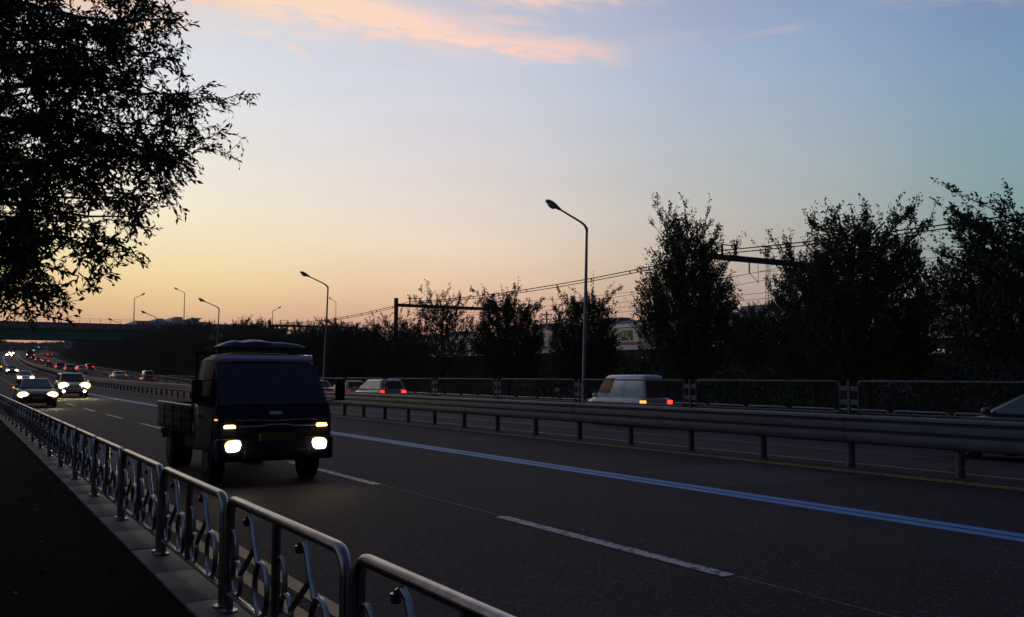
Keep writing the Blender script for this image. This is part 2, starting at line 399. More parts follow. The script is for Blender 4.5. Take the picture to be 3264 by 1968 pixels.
# patches of darker repair
for (x0, x1, y0, y1) in ((9.6, 12.4, 9.5, 12.2), (10.4, 12.0, 19.0, 23.0)):
    marking('asphalt_patch', asphalt('repair_asphalt', (0.034, 0.030, 0.034)), x0, x1, y0, y1, road, z=0.003)
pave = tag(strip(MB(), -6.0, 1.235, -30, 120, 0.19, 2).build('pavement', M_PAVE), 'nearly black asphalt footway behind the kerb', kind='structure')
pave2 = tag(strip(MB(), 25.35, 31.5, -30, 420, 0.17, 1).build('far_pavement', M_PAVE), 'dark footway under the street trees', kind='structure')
# kerb stones one by one near the camera, the rest as one piece
kerb = empty('kerb', (0, 0, 0)); kerb['kind'] = 'structure'; kerb['label'] = 'pale concrete kerb stones under the steel fence'
ks = MB()
def kstone(L):
    b = MB(); b.hull((0.185, 0.004, L-0.004, 0.0), (0.175, 0.004, L-0.004, 0.28), 0.012); return b.mesh('kerb_stone', M_KERB)
KS = kstone(1.0)
for k in range(46):
    y = 0.96+k*1.0
    o = inst('kerb_stone', KS, kerb, P(1.425, y, -0.08+rnd.uniform(-.004, .004)), 0); o.rotation_euler.x = 0
kf = MB()
ysk = [46.96]+[y for y in YS if 46.96 < y <= 300]
vs = []
for y in ysk: vs += [P(1.24, y, -0.1), P(1.61, y, -0.1), P(1.60, y, 0.2), P(1.25, y, 0.2)]
kf.loft([vs[i*4:(i+1)*4] for i in range(len(ysk))], False)
kf.build('kerb_run', M_KERB, kerb)
kf2 = MB(); ysk = [-10]+[y for y in YS if -10 < y <= 420]; vs = []
for y in ysk: vs += [P(25.0, y, -0.2), P(25.36, y, -0.2), P(25.36, y, 0.18), P(25.02, y, 0.18)]
kf2.loft([vs[i*4:(i+1)*4] for i in range(len(ysk))], False)
tag(kf2.build('far_kerb', M_KERB), 'pale kerb at the foot of the far pavement', kind='structure')

# ------------------------------------------------------------------ near steel pedestrian fence
XF = 1.43
def arc(cx, cz, r, a0, a1, n, fy=1.0):
    return [(0, cx+fy*r*math.cos(a0+(a1-a0)*i/n), cz+r*math.sin(a0+(a1-a0)*i/n)) for i in range(n+1)]
def fence_protos(L=1.90, zb=0.2, zt=0.862, zl=0.31, seg=10):
    """panel local frame: y from 0 (near post) to L; z above the road"""
    d = {}
    r = 0.10
    fr = [(0, 0, zb), (0, 0, zt-r)] + arc(r, zt-r, r, math.pi, math.pi/2, 6)[1:] + arc(L-r, zt-r, r, math.pi/2, 0, 6) + [(0, L, zb)]
    d['frame'] = MB().tube(fr, 0.0285, seg).mesh('frame', M_STEEL)
    d['lower_rail'] = MB().tube([(0, 0.02, zl), (0, L-0.02, zl)], 0.017, 8).mesh('lower_rail', M_STEEL)
    d['centre_post'] = MB().tube([(0, 0, zl), (0, 0, zt-0.02)], 0.024, 8).mesh('centre_post', M_STEEL)
    b = MB().cyl((0, 0, zb), 0.055, 0.012, 12); d['base_plate'] = b.mesh('base_plate', M_STEEL)
    # ornaments; u runs from the far post of each half towards the near one (y = L - u)
    Y = lambda u: -u
    cane = [(0.0, Y(0.03), 0.655), (0, Y(0.055), 0.68), (0, Y(0.10), 0.685), (0, Y(0.14), 0.655), (0, Y(0.155), 0.61), (0, Y(0.155), 0.52)]
    d['cane_bar'] = MB().tube(cane, 0.0135, 7).mesh('cane_bar', M_STEEL)
    ov = [(0, Y(0.18)+0.085*math.cos(w), 0.425+0.095*math.sin(w)) for w in [2*math.pi*i/18 for i in range(18)]]
    d['small_ring'] = MB().tube(ov, 0.0135, 7, closed=True).mesh('small_ring', M_STEEL)
    d['slant_bar'] = MB().tube([(0, Y(0.25), 0.46), (0, Y(0.53), 0.655)], 0.015, 7).mesh('slant_bar', M_STEEL)
    hk = [(0, Y(0.37), 0.77), (0, Y(0.385), 0.797), (0, Y(0.43), 0.815), (0, Y(0.475), 0.79), (0, Y(0.52), 0.70), (0, Y(0.60), 0.585)]
    b = MB().tube(hk, 0.0165, 7); b.tube([(0, Y(0.37), 0.755), (0, Y(0.37), 0.79)], [0.02, 0.024], 8)
    d['hook_bar'] = b.mesh('hook_bar', M_STEEL)
    ov = [(0, Y(0.665)+0.115*math.cos(w), 0.458+0.138*math.sin(w)) for w in [2*math.pi*i/22 for i in range(22)]]
    d['large_ring'] = MB().tube(ov, 0.0155, 7, closed=True).mesh('large_ring', M_STEEL)
    return d
FP = fence_protos()
def fence_panel(k):
    y1 = 5.59+2.04*k+(0.0 if k < 0 else 0.03*0); L = 1.90
    y0 = y1-L
    t = empty('pedestrian_fence_panel', P(XF, y0, 0), head(y0))
    for z in ():
        pass
    inst('frame', FP['frame'], t); inst('lower_rail', FP['lower_rail'], t)
    inst('base_plate', FP['base_plate'], t, (0, 0, 0)); inst('base_plate', FP['base_plate'], t, (0, L, 0))
    inst('centre_post', FP['centre_post'], t, (0, L-0.92, 0))
    if k < 9:
        for h in (L, L-0.92):
            for nm in ('cane_bar', 'small_ring', 'slant_bar', 'hook_bar', 'large_ring'):
                inst(nm, FP[nm], t, (0, h, 0))
    else:
        b = MB()
        for h in (L, L-0.92):
            for nm in ('cane_bar', 'small_ring', 'slant_bar', 'hook_bar', 'large_ring'):
                me = FP[nm]; b.add([(v.co.x, v.co.y+h, v.co.z) for v in me.vertices], [tuple(p.vertices) for p in me.polygons], True)
        if 'orn' not in FP: FP['orn'] = b.mesh('ornament', M_STEEL)
        inst('ornament', FP['orn'], t)
    return t
ORD = ['second', 'third', 'fourth', 'fifth', 'sixth', 'seventh', 'eighth', 'ninth', 'tenth']
FL = {-1: 'steel pedestrian fence panel cut off by the bottom edge of the photo, closest to camera',
      0: 'steel fence panel with yellow kerb lines showing through its rings, beside the cut off panel'}
for k in range(-1, 36):
    t = fence_panel(k)
    if k in FL: lb = FL[k]
    elif k <= 8: lb = 'steel pedestrian fence panel, %s in the row counted from the camera' % ORD[k]
    else: lb = 'distant steel fence panel on the kerb, merged with others into a dark lattice'
    tag(t, lb, 'fence panel', 'steel fence panels along the kerb')

# ------------------------------------------------------------------ median guardrail and fence
gr_ = empty('median_guardrail', (13.55, 0, 0), 0, 'long grey three-wave steel guardrail on posts between the carriageways', 'guardrail')
gp = MB().cyl((0, 0, -0.05), 0.07, 0.90, 14); GPM = gp.mesh('post', M_POSTG)
Y0G = -1.6
for k in range(0, 150):
    y = Y0G+2.055*k
    p = P(13.55, y); inst('post', GPM, gr_, p-Vector((13.55, 0, 0)))
# beam profile (three waves), faces -x
prof = [(0,.92),(-.038,.913),(-.048,.89),(-.045,.85),(.022,.830),(.022,.812),(-.045,.795),(-.05,.74),(-.045,.675),(.022,.655),(.022,.637),(-.045,.618),(-.05,.55),(-.045,.475),(-.03,.445),(0,.425)]
def rail_sect(x, y, sgn):
    out = []
    for (dx, z) in prof: out.append(P(x+sgn*dx, y, z))
    for (dx, z) in prof[::-1]: out.append(P(x+sgn*dx-sgn*0.006, y, z))
    return out
def rail_seg(y0, y1, x, sgn, lap=0.0):
    b = MB(); b.loft([rail_sect(x-sgn*lap*0, y0, sgn), rail_sect(x, (y0+y1)/2, sgn), rail_sect(x, y1, sgn)])
    for v in range(len(b.v)): 
        q = b.v[v]; b.v[v] = (q[0]-13.55, q[1], q[2])
    return b
for k in range(0, 50):
    y0 = Y0G+4.11*k
    for x, sg in ((13.42, -1), (13.68, 1)):
        rail_seg(y0+0.0, y0+4.11+(0.16 if x < 13.5 else 0), x-(0.005 if k % 2 else 0), -sg if False else (1 if sg < 0 else -1)).build('rail_beam', M_GALV, gr_)
    # splice bolts on the near face
    bb = MB()
    for dy in (0.04, 0.12):
        for z in (0.80, 0.70, 0.63, 0.53):
            q = P(13.365, y0+dy, z); bb.cyl((q.x-13.55-0.012, q.y, q.z), 0.014, 0.02, 6, 'x')
    if k < 12: bb.build('splice_bolts', M_POSTG, gr_)['kind'] = 'stuff'
for x, sg in ((13.42, -1), (13.68, 1)):
    b = MB(); ys = list(np.arange(Y0G+4.11*50, 420, 8.0)); b.loft([rail_sect(x, y, 1 if sg < 0 else -1) for y in ys])
    b.v = [(q[0]-13.55, q[1], q[2]) for q in b.v]; b.build('rail_run', M_GALV, gr_)
mf = empty('median_fence', (13.55, 0, 0), 0, 'row of rounded wire mesh panels standing on top of the median guardrail', 'fence')
def mpanel(L, mesh_on):
    z0, z1, r = 0.945, 1.50, 0.09
    pts = []
    for (cy, cz_, a0) in ((r, z1-r, math.pi), (L-r, z1-r, math.pi/2), (L-r, z0+r, 0), (r, z0+r, -math.pi/2)):
        pts += arc(cy, cz_, r, a0, a0-math.pi/2, 4)
    return MB().tube(pts, 0.017, 7, closed=True).mesh('panel', M_GALV)
MPM = mpanel(3.72, False)
wm = MB()
for i in range(1, 62):
    y = 0.06*i; wm.tube([(0, y, 0.955), (0, y, 1.49)], 0.0008, 3, caps=False)
for i in range(1, 10):
    wm.tube([(0, 0.02, 0.955+0.054*i), (0, 3.70, 0.955+0.054*i)], 0.0008, 3, caps=False)
WMM = wm.mesh('wire_mesh', M_POSTG)
FPM = MB().box(-0.022, 0.022, -0.022, 0.022, 0.55, 1.525).mesh('fence_post', M_GALV)
brk = MB()
for z in (1.37, 1.13): brk.box(-0.008, 0.008, -0.21, 0.21, z-0.045, z+0.045)
BRM = brk.mesh('bracket', M_GALV)
for k in range(0, 74):
    y = Y0G+4.11*k+0.01; p = P(13.55, y)-Vector((13.55, 0, 0))
    inst('fence_post', FPM, mf, p); inst('bracket', BRM, mf, p)
    o = inst('panel', MPM, mf, P(13.55, y+0.195)-Vector((13.55, 0, 0)), head(y+2))
    if k < 24: inst('wire_mesh', WMM, o, kind='stuff')

# ------------------------------------------------------------------ fence along the far pavement
ffp = {}
L = 1.86; zt, r = 0.84, 0.1
fr = [(0, 0, 0.17), (0, 0, zt-r)] + arc(r, zt-r, r, math.pi, math.pi/2, 5)[1:] + arc(L-r, zt-r, r, math.pi/2, 0, 5) + [(0, L, 0.17)]
FF = MB().tube(fr, 0.026, 7).mesh('frame', M_STEEL)
fb = MB()
for i in range(1, 8): fb.tube([(0, L*i/8, 0.3), (0, L*i/8, zt)], 0.011, 5)
fb.tube([(0, 0, 0.3), (0, L, 0.3)], 0.014, 6)
FB = fb.mesh('bars', M_STEEL)
ffe = empty('far_pedestrian_fence', (25.2, 0, 0), 0, 'low steel fence on the far kerb, only its top tubes showing over the guardrail', 'fence')
for k in range(0, 110):
    y = -2+2.05*k
    o = inst('panel', FF, ffe, P(25.2, y)-Vector((25.2, 0, 0)), head(y))
    o2 = inst('bars', FB, o)

# ------------------------------------------------------------------ street lamps
def lamp_parts(h=10.0, arm=1.8, rise=0.78):
    d = {}
    b = MB(); b.tube([(0, 0, 0), (0, 0, h*0.5), (0, 0, h)], [0.125, 0.098, 0.065], 12); b.cyl((0, 0, 0), 0.24, 0.02, 12); b.box(-0.06, 0.06, -0.115, -0.08, 0.7, 1.2)
    d['pole'] = b.mesh('pole', M_POLE)
    b = MB(); b.tube([(0.0, 0, h-0.45), (0.0, 0, h-0.12), (-0.14, 0, h+0.10), (-0.42, 0, h+0.26), (-arm, 0, h+rise)], [0.07, 0.08, 0.07, 0.06, 0.05], 9)
    b.add([(0.02,0.03,h+0.04),(-0.10,0.03,h+0.02),(0.0,0.03,h-0.4),(0.02,-0.03,h+0.04),(-0.10,-0.03,h+0.02),(0.0,-0.03,h-0.4)], [(0,1,2),(5,4,3),(0,3,4,1),(1,4,5,2),(2,5,3,0)])
    d['arm'] = b.mesh('arm', M_POLE)
    a = math.atan2(rise-0.26, arm-0.42)
    secs = []
    for t, w, zt, zb in ((0, .07, .06, -.06), (.16, .10, .10, -.09), (.38, .17, .17, -.10), (.66, .21, .19, -.09), (.90, .18, .15, -.08), (1.04, .09, .06, -.05)):
        q = []
        for i in range(12):
            w_ = 2*math.pi*i/12; y = w*math.cos(w_); z = (zt if math.sin(w_) > 0 else -zb)*math.sin(w_)
            q.append((-arm+0.02-t*math.cos(a)+0.0*z, y, h+rise+t*math.sin(a)+z))
        secs.append(q)
    d['lamp_head'] = MB().loft(secs).mesh('lamp_head', M_POLE)
    secs = []
    for t, w, zb in ((.34, .10, -.06), (.48, .16, -.20), (.70, .18, -.25), (.86, .14, -.19), (.97, .06, -.07)):
        q = []
        for i in range(10):
            w_ = 2*math.pi*i/10; y = w*math.cos(w_); z = -0.02 + (0.01 if math.sin(w_) > 0 else -(zb+0.02))*math.sin(w_)
            q.append((-arm+0.02-t*math.cos(a), y, h+rise+t*math.sin(a)+z))
        secs.append(q)
    d['lens'] = MB().loft(secs).mesh('lens', M_LENS)
    return d
LPM = lamp_parts()
def street_lamp(loc, label, rz=0.0, parts=LPM, lean=0.03, group='street lamps along the far pavement'):
    t = empty('street_lamp', loc, rz, label, 'street lamp', group)
    t.rotation_euler = (0, lean, rz)
    inst('pole', parts['pole'], t); inst('arm', parts['arm'], t); h = inst('lamp_head', parts['lamp_head'], t); inst('lens', parts['lens'], h)
    return t
for (y, lb) in ((40.6, 'tall grey street lamp rising in front of the trees near the white microvan'),
                (82.0, 'grey street lamp standing beyond the median just past the truck cab'),
                (124.0, 'grey street lamp beyond the truck with triangular signs low on its pole'),
                (169.5, 'street lamp whose long arm crosses the pale roofs of the distant building'),
                (214.0, 'street lamp in front of the green overpass with an orange triangle sign below'),
                (262.0, 'most distant street lamp, pale against the green girder of the overpass')):
    street_lamp(P(29.3, y, 0.17), lb)
# ------------------------------------------------------------------ road signs
def tri_sign(loc, size, m_face, m_edge, up=True, parent_label='', rz=0.0, small=None):
    t = empty('warning_sign' if up else 'give_way_sign', loc, rz, parent_label, 'road sign')
    s = size/2; h = size*0.87
    def tri(k, y):
        return [(-s*k, y, -h/2*k), (s*k, y, -h/2*k), (0, y, h/2*k)] if up else [(s*k, y, h/2*k), (-s*k, y, h/2*k), (0, y, -h/2*k)]
    b = MB(); a = tri(1, 0); c = tri(1, 0.02); b.add(a+c, [(0,1,2),(5,4,3),(0,3,4,1),(1,4,5,2),(2,5,3,0)]); b.build('border', m_edge, t)
    b = MB(); a = tri(0.72, -0.012); c = tri(0.72, 0.0); b.add(a+c, [(0,1,2),(5,4,3),(0,3,4,1),(1,4,5,2),(2,5,3,0)]); b.build('face', m_face, t)
    MB().box(-0.03, 0.03, 0.021, 0.14, -0.05, 0.05).build('bracket', M_POLE, t)
    return t
M_SRED = mat("sign_red", (0.42, 0.05, 0.03), 0.5); M_SYEL = mat('sign_amber', (0.55, 0.20, 0.03), 0.5)
M_SWH = mat('sign_white', (0.42, 0.42, 0.47), 0.5); M_SBL = mat('sign_blue', (0.02, 0.05, 0.30), 0.5)
M_SORG = mat('sign_orange', (0.60, 0.19, 0.02), 0.5)
tri_sign(P(28.75, 123.7, 6.45), 1.15, M_SYEL, M_SORG, True, 'amber triangular warning sign beside the lamp pole above the truck rack')
tri_sign(P(29.95, 123.7, 6.45), 0.95, M_SWH, M_SRED, False, 'white inverted triangle sign with red edge on the lamp pole above the truck rack')
tri_sign(P(29.0, 213.7, 5.4), 1.05, M_SYEL, M_SORG, True, 'dim orange triangular sign far off below the green overpass')
t = empty('supplementary_sign', P(30.4, 213.7, 5.5), 0, 'small pale rectangular sign beside the dim orange triangle under the overpass', 'road sign')
MB().box(-0.5, 0.5, 0, 0.03, -0.22, 0.22).build('panel', M_SWH, t); MB().box(-0.9, -0.2, 0.031, 0.06, -0.03, 0.03).build('bracket', M_POLE, t)
t = empty('direction_sign', P(26.4, 300), head(300), 'roadside board, white half with red triangle and blue half with white lettering', 'road sign')
b = MB(); b.tube([(3.0, 0.2, 0), (3.0, 0.2, 6.8)], 0.13, 8); b.tube([(3.0, 0.2, 6.2), (-2.0, 0.2, 6.2)], 0.07, 6); b.tube([(3.0, 0.2, 4.9), (-2.0, 0.2, 4.9)], 0.07, 6); b.build('pole', M_POLE, t)
MB().box(-2.0, -0.03, 0, 0.08, 4.2, 6.85).build('white_panel', M_SWH, t)
MB().box(0.0, 1.85, 0, 0.08, 4.2, 6.85).build('blue_panel', M_SBL, t)
b = MB(); b.add([(-1.6,-0.015,5.3),(-0.5,-0.015,5.3),(-1.05,-0.015,6.35),(-1.6,-0.004,5.3),(-0.5,-0.004,5.3),(-1.05,-0.004,6.35)], [(0,1,2),(5,4,3)]); b.build('red_triangle', M_SRED, t)
b = MB()
for i, x in enumerate((0.2, 0.72, 1.24)):       # unreadable hangul: stroke clusters
    b.box(x, x+0.36, -0.012, -0.004, 6.2, 6.26); b.box(x+0.03, x+0.33, -0.012, -0.004, 5.9, 5.96); b.box(x+0.15, x+0.21, -0.012, -0.004, 5.97, 6.19)
for x in (0.2, 0.62, 1.0, 1.3): b.box(x, x+0.22, -0.012, -0.004, 4.85, 4.91); b.box(x+0.08, x+0.14, -0.012, -0.004, 4.92, 5.08)
b.build('lettering', M_SWH, t)

# ------------------------------------------------------------------ overpass
br = empty('overpass', (0, 205, 0), 0, 'road overpass with green steel girder and concrete parapet across the highway', 'bridge')
b = MB(); b.box(-60, 64, 0, 0.06, 9.0, 11.0); b.box(-60, 64, -0.18, 0.3, 8.96, 9.06); b.box(-60, 64, -0.18, 0.3, 10.94, 11.04)
for x in np.arange(-58, 64, 3.0): b.box(x, x+0.05, -0.13, 0.0, 9.06, 10.94)
b.build('girder', M_GREEN, br)
b = MB(); b.box(-60, 64, 9.5, 9.56, 9.0, 11.0); b.box(-60, 64, 9.3, 9.75, 8.96, 9.06); b.box(-60, 64, 3.0, 3.06, 9.0, 11.0); b.box(-60, 64, 6.2, 6.26, 9.0, 11.0); b.build('inner_girder', M_GREEN, br)
MB().box(-60, 64, -0.9, 10.6, 11.05, 11.3).build('deck', M_CONC, br)
b = MB(); b.box(-60, 64, -0.9, -0.65, 11.31, 12.35)
for x in np.arange(-60, 64, 5.0): b.box(x, x+0.12, -0.93, -0.9, 11.2, 12.35)
b.build('parapet', M_CONC, br)
MB().box(-60, 64, 10.3, 10.55, 11.31, 12.3).build('parapet', M_CONC, br)
b = MB()
for i, x in enumerate(np.arange(-20, 31.5, 1.95)): b.box(x, x+0.07, -0.80, -0.73, 12.35, 13.25)
b.box(-20, 31.6, -0.785, -0.755, 13.22, 13.27); b.box(-20, 31.6, -0.785, -0.755, 12.8, 12.83)
b.build('railing', M_DARKST, br)
for x in (-8, 34.5, 58):
    b = MB(); b.hull((0.9, 3.8, 5.6, float(zr(208))-1), (0.9, 3.8, 5.6, 8.2), 0.05); b.hull((1.4, 2.0, 7.4, 8.2), (2.5, -0.2, 9.8, 8.95)); b.build('pier', M_CONC, br).location = (x, 0, 0)
def deck_lamp(x, y, z, h, arm, lb):
    pr = lamp_parts(h, abs(arm)*0.8, 0.7)
    t = empty('deck_lamp', (x, y, z), 0 if arm < 0 else math.pi, lb, 'street lamp', 'tall slim lamps rising from the overpass and ramp')
    for k in pr:
        pass
    inst('pole', pr['pole'], t); inst('arm', pr['arm'], t); hh = inst('lamp_head', pr['lamp_head'], t); inst('lens', pr['lens'], hh)
    return t
deck_lamp(31.5, 205.6, 11.3, 6.6, 1.5, 'slim lamp on the overpass where the parapet railing ends, head turned toward the trees')
deck_lamp(43.5, 214.6, 11.3, 9.0, -1.7, 'tallest slim lamp above the overpass, standing before the distant building')
deck_lamp(66.0, 222.0, 9.0, 8.5, 1.5, 'slim lamp poking above the bushy treetop beyond the truck')
deck_lamp(89.0, 240.0, 9.0, 12.9, -1.5, 'small distant lamp head just beside the second street lamp')
# ------------------------------------------------------------------ distant building
bd = empty('distant_building', (0, 600, 0), 0, 'long pale low-rise building with rooftop blocks and a flared roof beyond the overpass', 'building')
def pxX(x, Y):  # world x of a sight line at azimuth of image column x (reference width 3264) for depth Y
    a = 0.547+math.atan((x-1632)/2897.0); return Y*math.tan(a)
ZB = 17.0
def blk(x0, x1, z1, dy=0, name='block', m=None):
    return MB().box(pxX(x0, 600), pxX(x1, 600), 0+dy, 60+dy, ZB-8, z1).build(name, m or M_BLDG, bd)
def zz(y, x): # height for an image row
    a = math.atan((x-1632)/2897.0); Y = 600; X = pxX(x, 600); d = X*0.5201+Y*0.8541; return 1.6+(1198-y)*d/2897.0
blk(430, 505, zz(1023.5, 460)); blk(505, 527, zz(1023, 515), -2); blk(494, 525, zz(1020.5, 505), 4)
blk(502, 524, zz(1015, 512), 3.5, 'rooftop_block'); blk(527, 545, zz(1025, 536), 1); blk(545, 553, zz(1016.5, 549), -1, 'rooftop_block')
blk(551, 577, zz(1012, 565), -3, 'rooftop_block'); blk(577, 606, zz(1021, 590), 0.5); blk(584, 600, zz(1018.7, 592), 2.5, 'rooftop_block')
blk(606, 630, zz(1018.5, 618), -2.2); blk(630, 670, zz(1027, 650), -0.7); blk(670, 720, zz(1034, 690), -1.4); blk(720, 820, zz(1036, 760), -2.6)
b = MB(); xa, xb = pxX(602, 600), pxX(636, 600); z0, z1 = zz(1020, 618), zz(1016.2, 618)
b.hull(((xb-xa)*0.33, 0, 14, z0), ((xb-xa)*0.5, -3, 17, z1)); b.v = [(q[0]+(xa+xb)/2, q[1]-4, q[2]) for q in b.v]; b.build('flared_roof', M_BLDG, bd)
wmesh = MB().box(-0.9, 0.9, -0.08, 0.0, -0.7, 0.7).mesh('window', M_BLWIN)
for r_ in range(3):
    for k in range(34):
        x = pxX(436, 600)+k*2.7
        xi = 1632
        z = zz(1027, 470)-1.2-r_*3.2
        inst('window', wmesh, bd, (x, -3.6 if 118*0 else (-3.9), z))
# ------------------------------------------------------------------ radio mast and utility pole
mx, my = pxX(2453, 480), 480
t = empty('radio_mast', (mx, my, 10), 0, 'far lattice radio mast with small red light at its tip', 'mast')
H = 88.0; b = MB(); 
for k in range(4):
    a = math.pi/4+k*math.pi/2
    b.tube([(3.6*math.cos(a), 3.6*math.sin(a), 0), (1.25*math.cos(a), 1.25*math.sin(a), H)], 0.16, 4)
for i in range(24):
    z0, z1 = H*i/24, H*(i+1)/24; w0, w1 = 3.6-(2.35)*i/24, 3.6-2.35*(i+1)/24
    for k in range(4):
        a, a2 = math.pi/4+k*math.pi/2, math.pi/4+(k+1)*math.pi/2
        b.tube([(w0*math.cos(a), w0*math.sin(a), z0), (w1*math.cos(a2), w1*math.sin(a2), z1)], 0.09, 3)
        b.tube([(w1*math.cos(a), w1*math.sin(a), z1), (w1*math.cos(a2), w1*math.sin(a2), z1)], 0.10, 3)
b.build('lattice', M_DARKST, t)
MB().box(-2.0, 2.0, -2.0, 2.0, H, H+0.5).build('platform', M_SRED, t)
MB().cyl((0, 0, H+0.5), 0.7, 1.2, 8).build('beacon', glow('beacon_red', (1, 0.12, 0.08), 2.5), t)
t = empty('utility_pole', (pxX(1743, 112), 112, 2.6), 0, 'thin utility pole with crossarms rising behind the train between two trees', 'pole')
MB().tube([(0, 0, 0), (0, 0, 8.5)], [0.19, 0.12], 8).build('pole', M_DARKST, t)
b = MB(); b.box(-0.9, 0.9, -0.05, 0.05, 7.9, 8.05); b.box(-0.7, 0.7, -0.05, 0.05, 7.3, 7.4)
for x in (-0.8, -0.3, 0.3, 0.8): b.cyl((x, 0, 8.05), 0.05, 0.2, 6)
b.build('crossarm', M_DARKST, t)

# ------------------------------------------------------------------ railway: tracks, train, catenary
for xt in (55.0, 59.2, 63.4):
    t = empty('railway_track', (xt, 0, 0), 0, {55.0: 'railway track on the embankment carrying the cream commuter train', 59.2: 'empty middle railway track hidden behind the commuter train', 63.4: 'empty outermost railway track beyond the hidden middle track'}[xt], 'railway track', None)
    MB().box(-1.7, 1.7, -60, 200, 2.55, 2.86).build('ballast', M_BALL, t)
    for dx in (-0.72, 0.72): MB().box(dx-0.035, dx+0.035, -60, 200, 2.86, 3.0).build('rail', M_RAIL, t)
M_CREAM = mat('cream_train_paint', (0.88, 0.70, 0.63), 0.4, 0.0, var=0.06, vscale=1.5, coat=0.2)
M_TROOF = mat('train_roof', (0.17, 0.15, 0.16), 0.6, 0.2)
M_ORAN = mat('orange_stripe', (0.48, 0.075, 0.02), 0.45)
M_TDOOR = mat('train_door', (0.27, 0.24, 0.24), 0.35, 0.6)
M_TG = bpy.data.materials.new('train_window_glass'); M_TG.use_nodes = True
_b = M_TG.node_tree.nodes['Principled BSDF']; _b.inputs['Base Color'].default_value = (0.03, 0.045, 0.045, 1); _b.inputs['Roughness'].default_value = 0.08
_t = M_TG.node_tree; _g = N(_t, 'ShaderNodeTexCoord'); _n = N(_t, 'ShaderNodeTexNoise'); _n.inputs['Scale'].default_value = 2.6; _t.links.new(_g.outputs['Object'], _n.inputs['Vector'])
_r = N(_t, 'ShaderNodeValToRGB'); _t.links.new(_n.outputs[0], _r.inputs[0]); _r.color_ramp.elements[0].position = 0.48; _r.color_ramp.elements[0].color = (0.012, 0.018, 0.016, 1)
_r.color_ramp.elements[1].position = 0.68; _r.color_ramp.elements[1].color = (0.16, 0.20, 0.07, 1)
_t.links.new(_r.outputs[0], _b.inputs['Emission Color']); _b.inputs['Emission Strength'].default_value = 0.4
M_UF = mat('underframe', (0.02, 0.02, 0.02), 0.8)
train = empty('commuter_train', (55.0, 0, 3.0), 0, 'cream commuter train with orange stripe passing behind the street trees', 'train')
def carriage(y0):
    L = 19.5
    sec = [(-1.56, 1.0), (-1.56, 3.15), (-1.50, 3.45), (-1.25, 3.66), (-0.7, 3.77), (0, 3.81), (0.7, 3.77), (1.25, 3.66), (1.50, 3.45), (1.56, 3.15), (1.56, 1.0)]
    c = MB().loft([[(x, y0, z) for x, z in sec], [(x, y0+L, z) for x, z in sec]], False).build('carriage', M_CREAM, train)
    b = MB(); sec2 = [(-1.52, 3.44), (-1.27, 3.69), (-0.7, 3.80), (0, 3.84), (0.7, 3.80), (1.27, 3.69), (1.52, 3.44)]
    b.loft([[(x, y0+0.05, z) for x, z in sec2], [(x, y0+L-0.05, z) for x, z in sec2]], False); b.build('roof', M_TROOF, c)
    MB().box(-1.575, -1.562, y0+0.02, y0+L-0.02, 1.46, 1.74).build('stripe', M_ORAN, c)
    MB().box(-1.572, -1.562, y0+0.02, y0+L-0.02, 3.06, 3.13).build('stripe', M_ORAN, c)
    for yy in (3.2, 11.6):
        MB().hull((0.75, y0+yy, y0+yy+4.6, 3.8), (0.65, y0+yy+0.3, y0+yy+4.3, 4.22), 0.05).build('roof_unit', M_TROOF, c)
    for i in range(4):
        yd = y0+2.35+4.93*i
        d_ = MB(); d_.box(-1.582, -1.563, yd-0.65, yd-0.02, 1.08, 2.98); d_.box(-1.582, -1.563, yd+0.02, yd+0.65, 1.08, 2.98)
        d_.build('door', M_TDOOR, c)
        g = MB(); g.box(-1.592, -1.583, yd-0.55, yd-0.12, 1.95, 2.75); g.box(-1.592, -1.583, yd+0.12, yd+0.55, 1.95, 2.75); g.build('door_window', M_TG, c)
    for i in range(3):
        yw = y0+2.35+2.465+4.93*i
        for s_ in (-1, 1):
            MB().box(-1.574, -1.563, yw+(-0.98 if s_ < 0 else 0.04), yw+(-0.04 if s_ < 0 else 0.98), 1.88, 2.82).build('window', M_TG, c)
    MB().box(-1.35, 1.35, y0+0.6, y0+L-0.6, 0.35, 0.98).build('underframe', M_UF, c)
    b = MB()
    for yb in (2.2, 4.3, 15.2, 17.3):
        for sx in (-1, 1): b.cyl((sx*0.9-0.06, y0+yb, 0.43), 0.43, 0.13, 14, 'x')
    b.build('wheels', M_RAIL, c)
    MB().box(-0.9, 0.9, y0+L, y0+L+0.5, 1.1, 3.4).build('gangway', M_UF, c)
for k in range(7): carriage(-22.6+20.0*k)
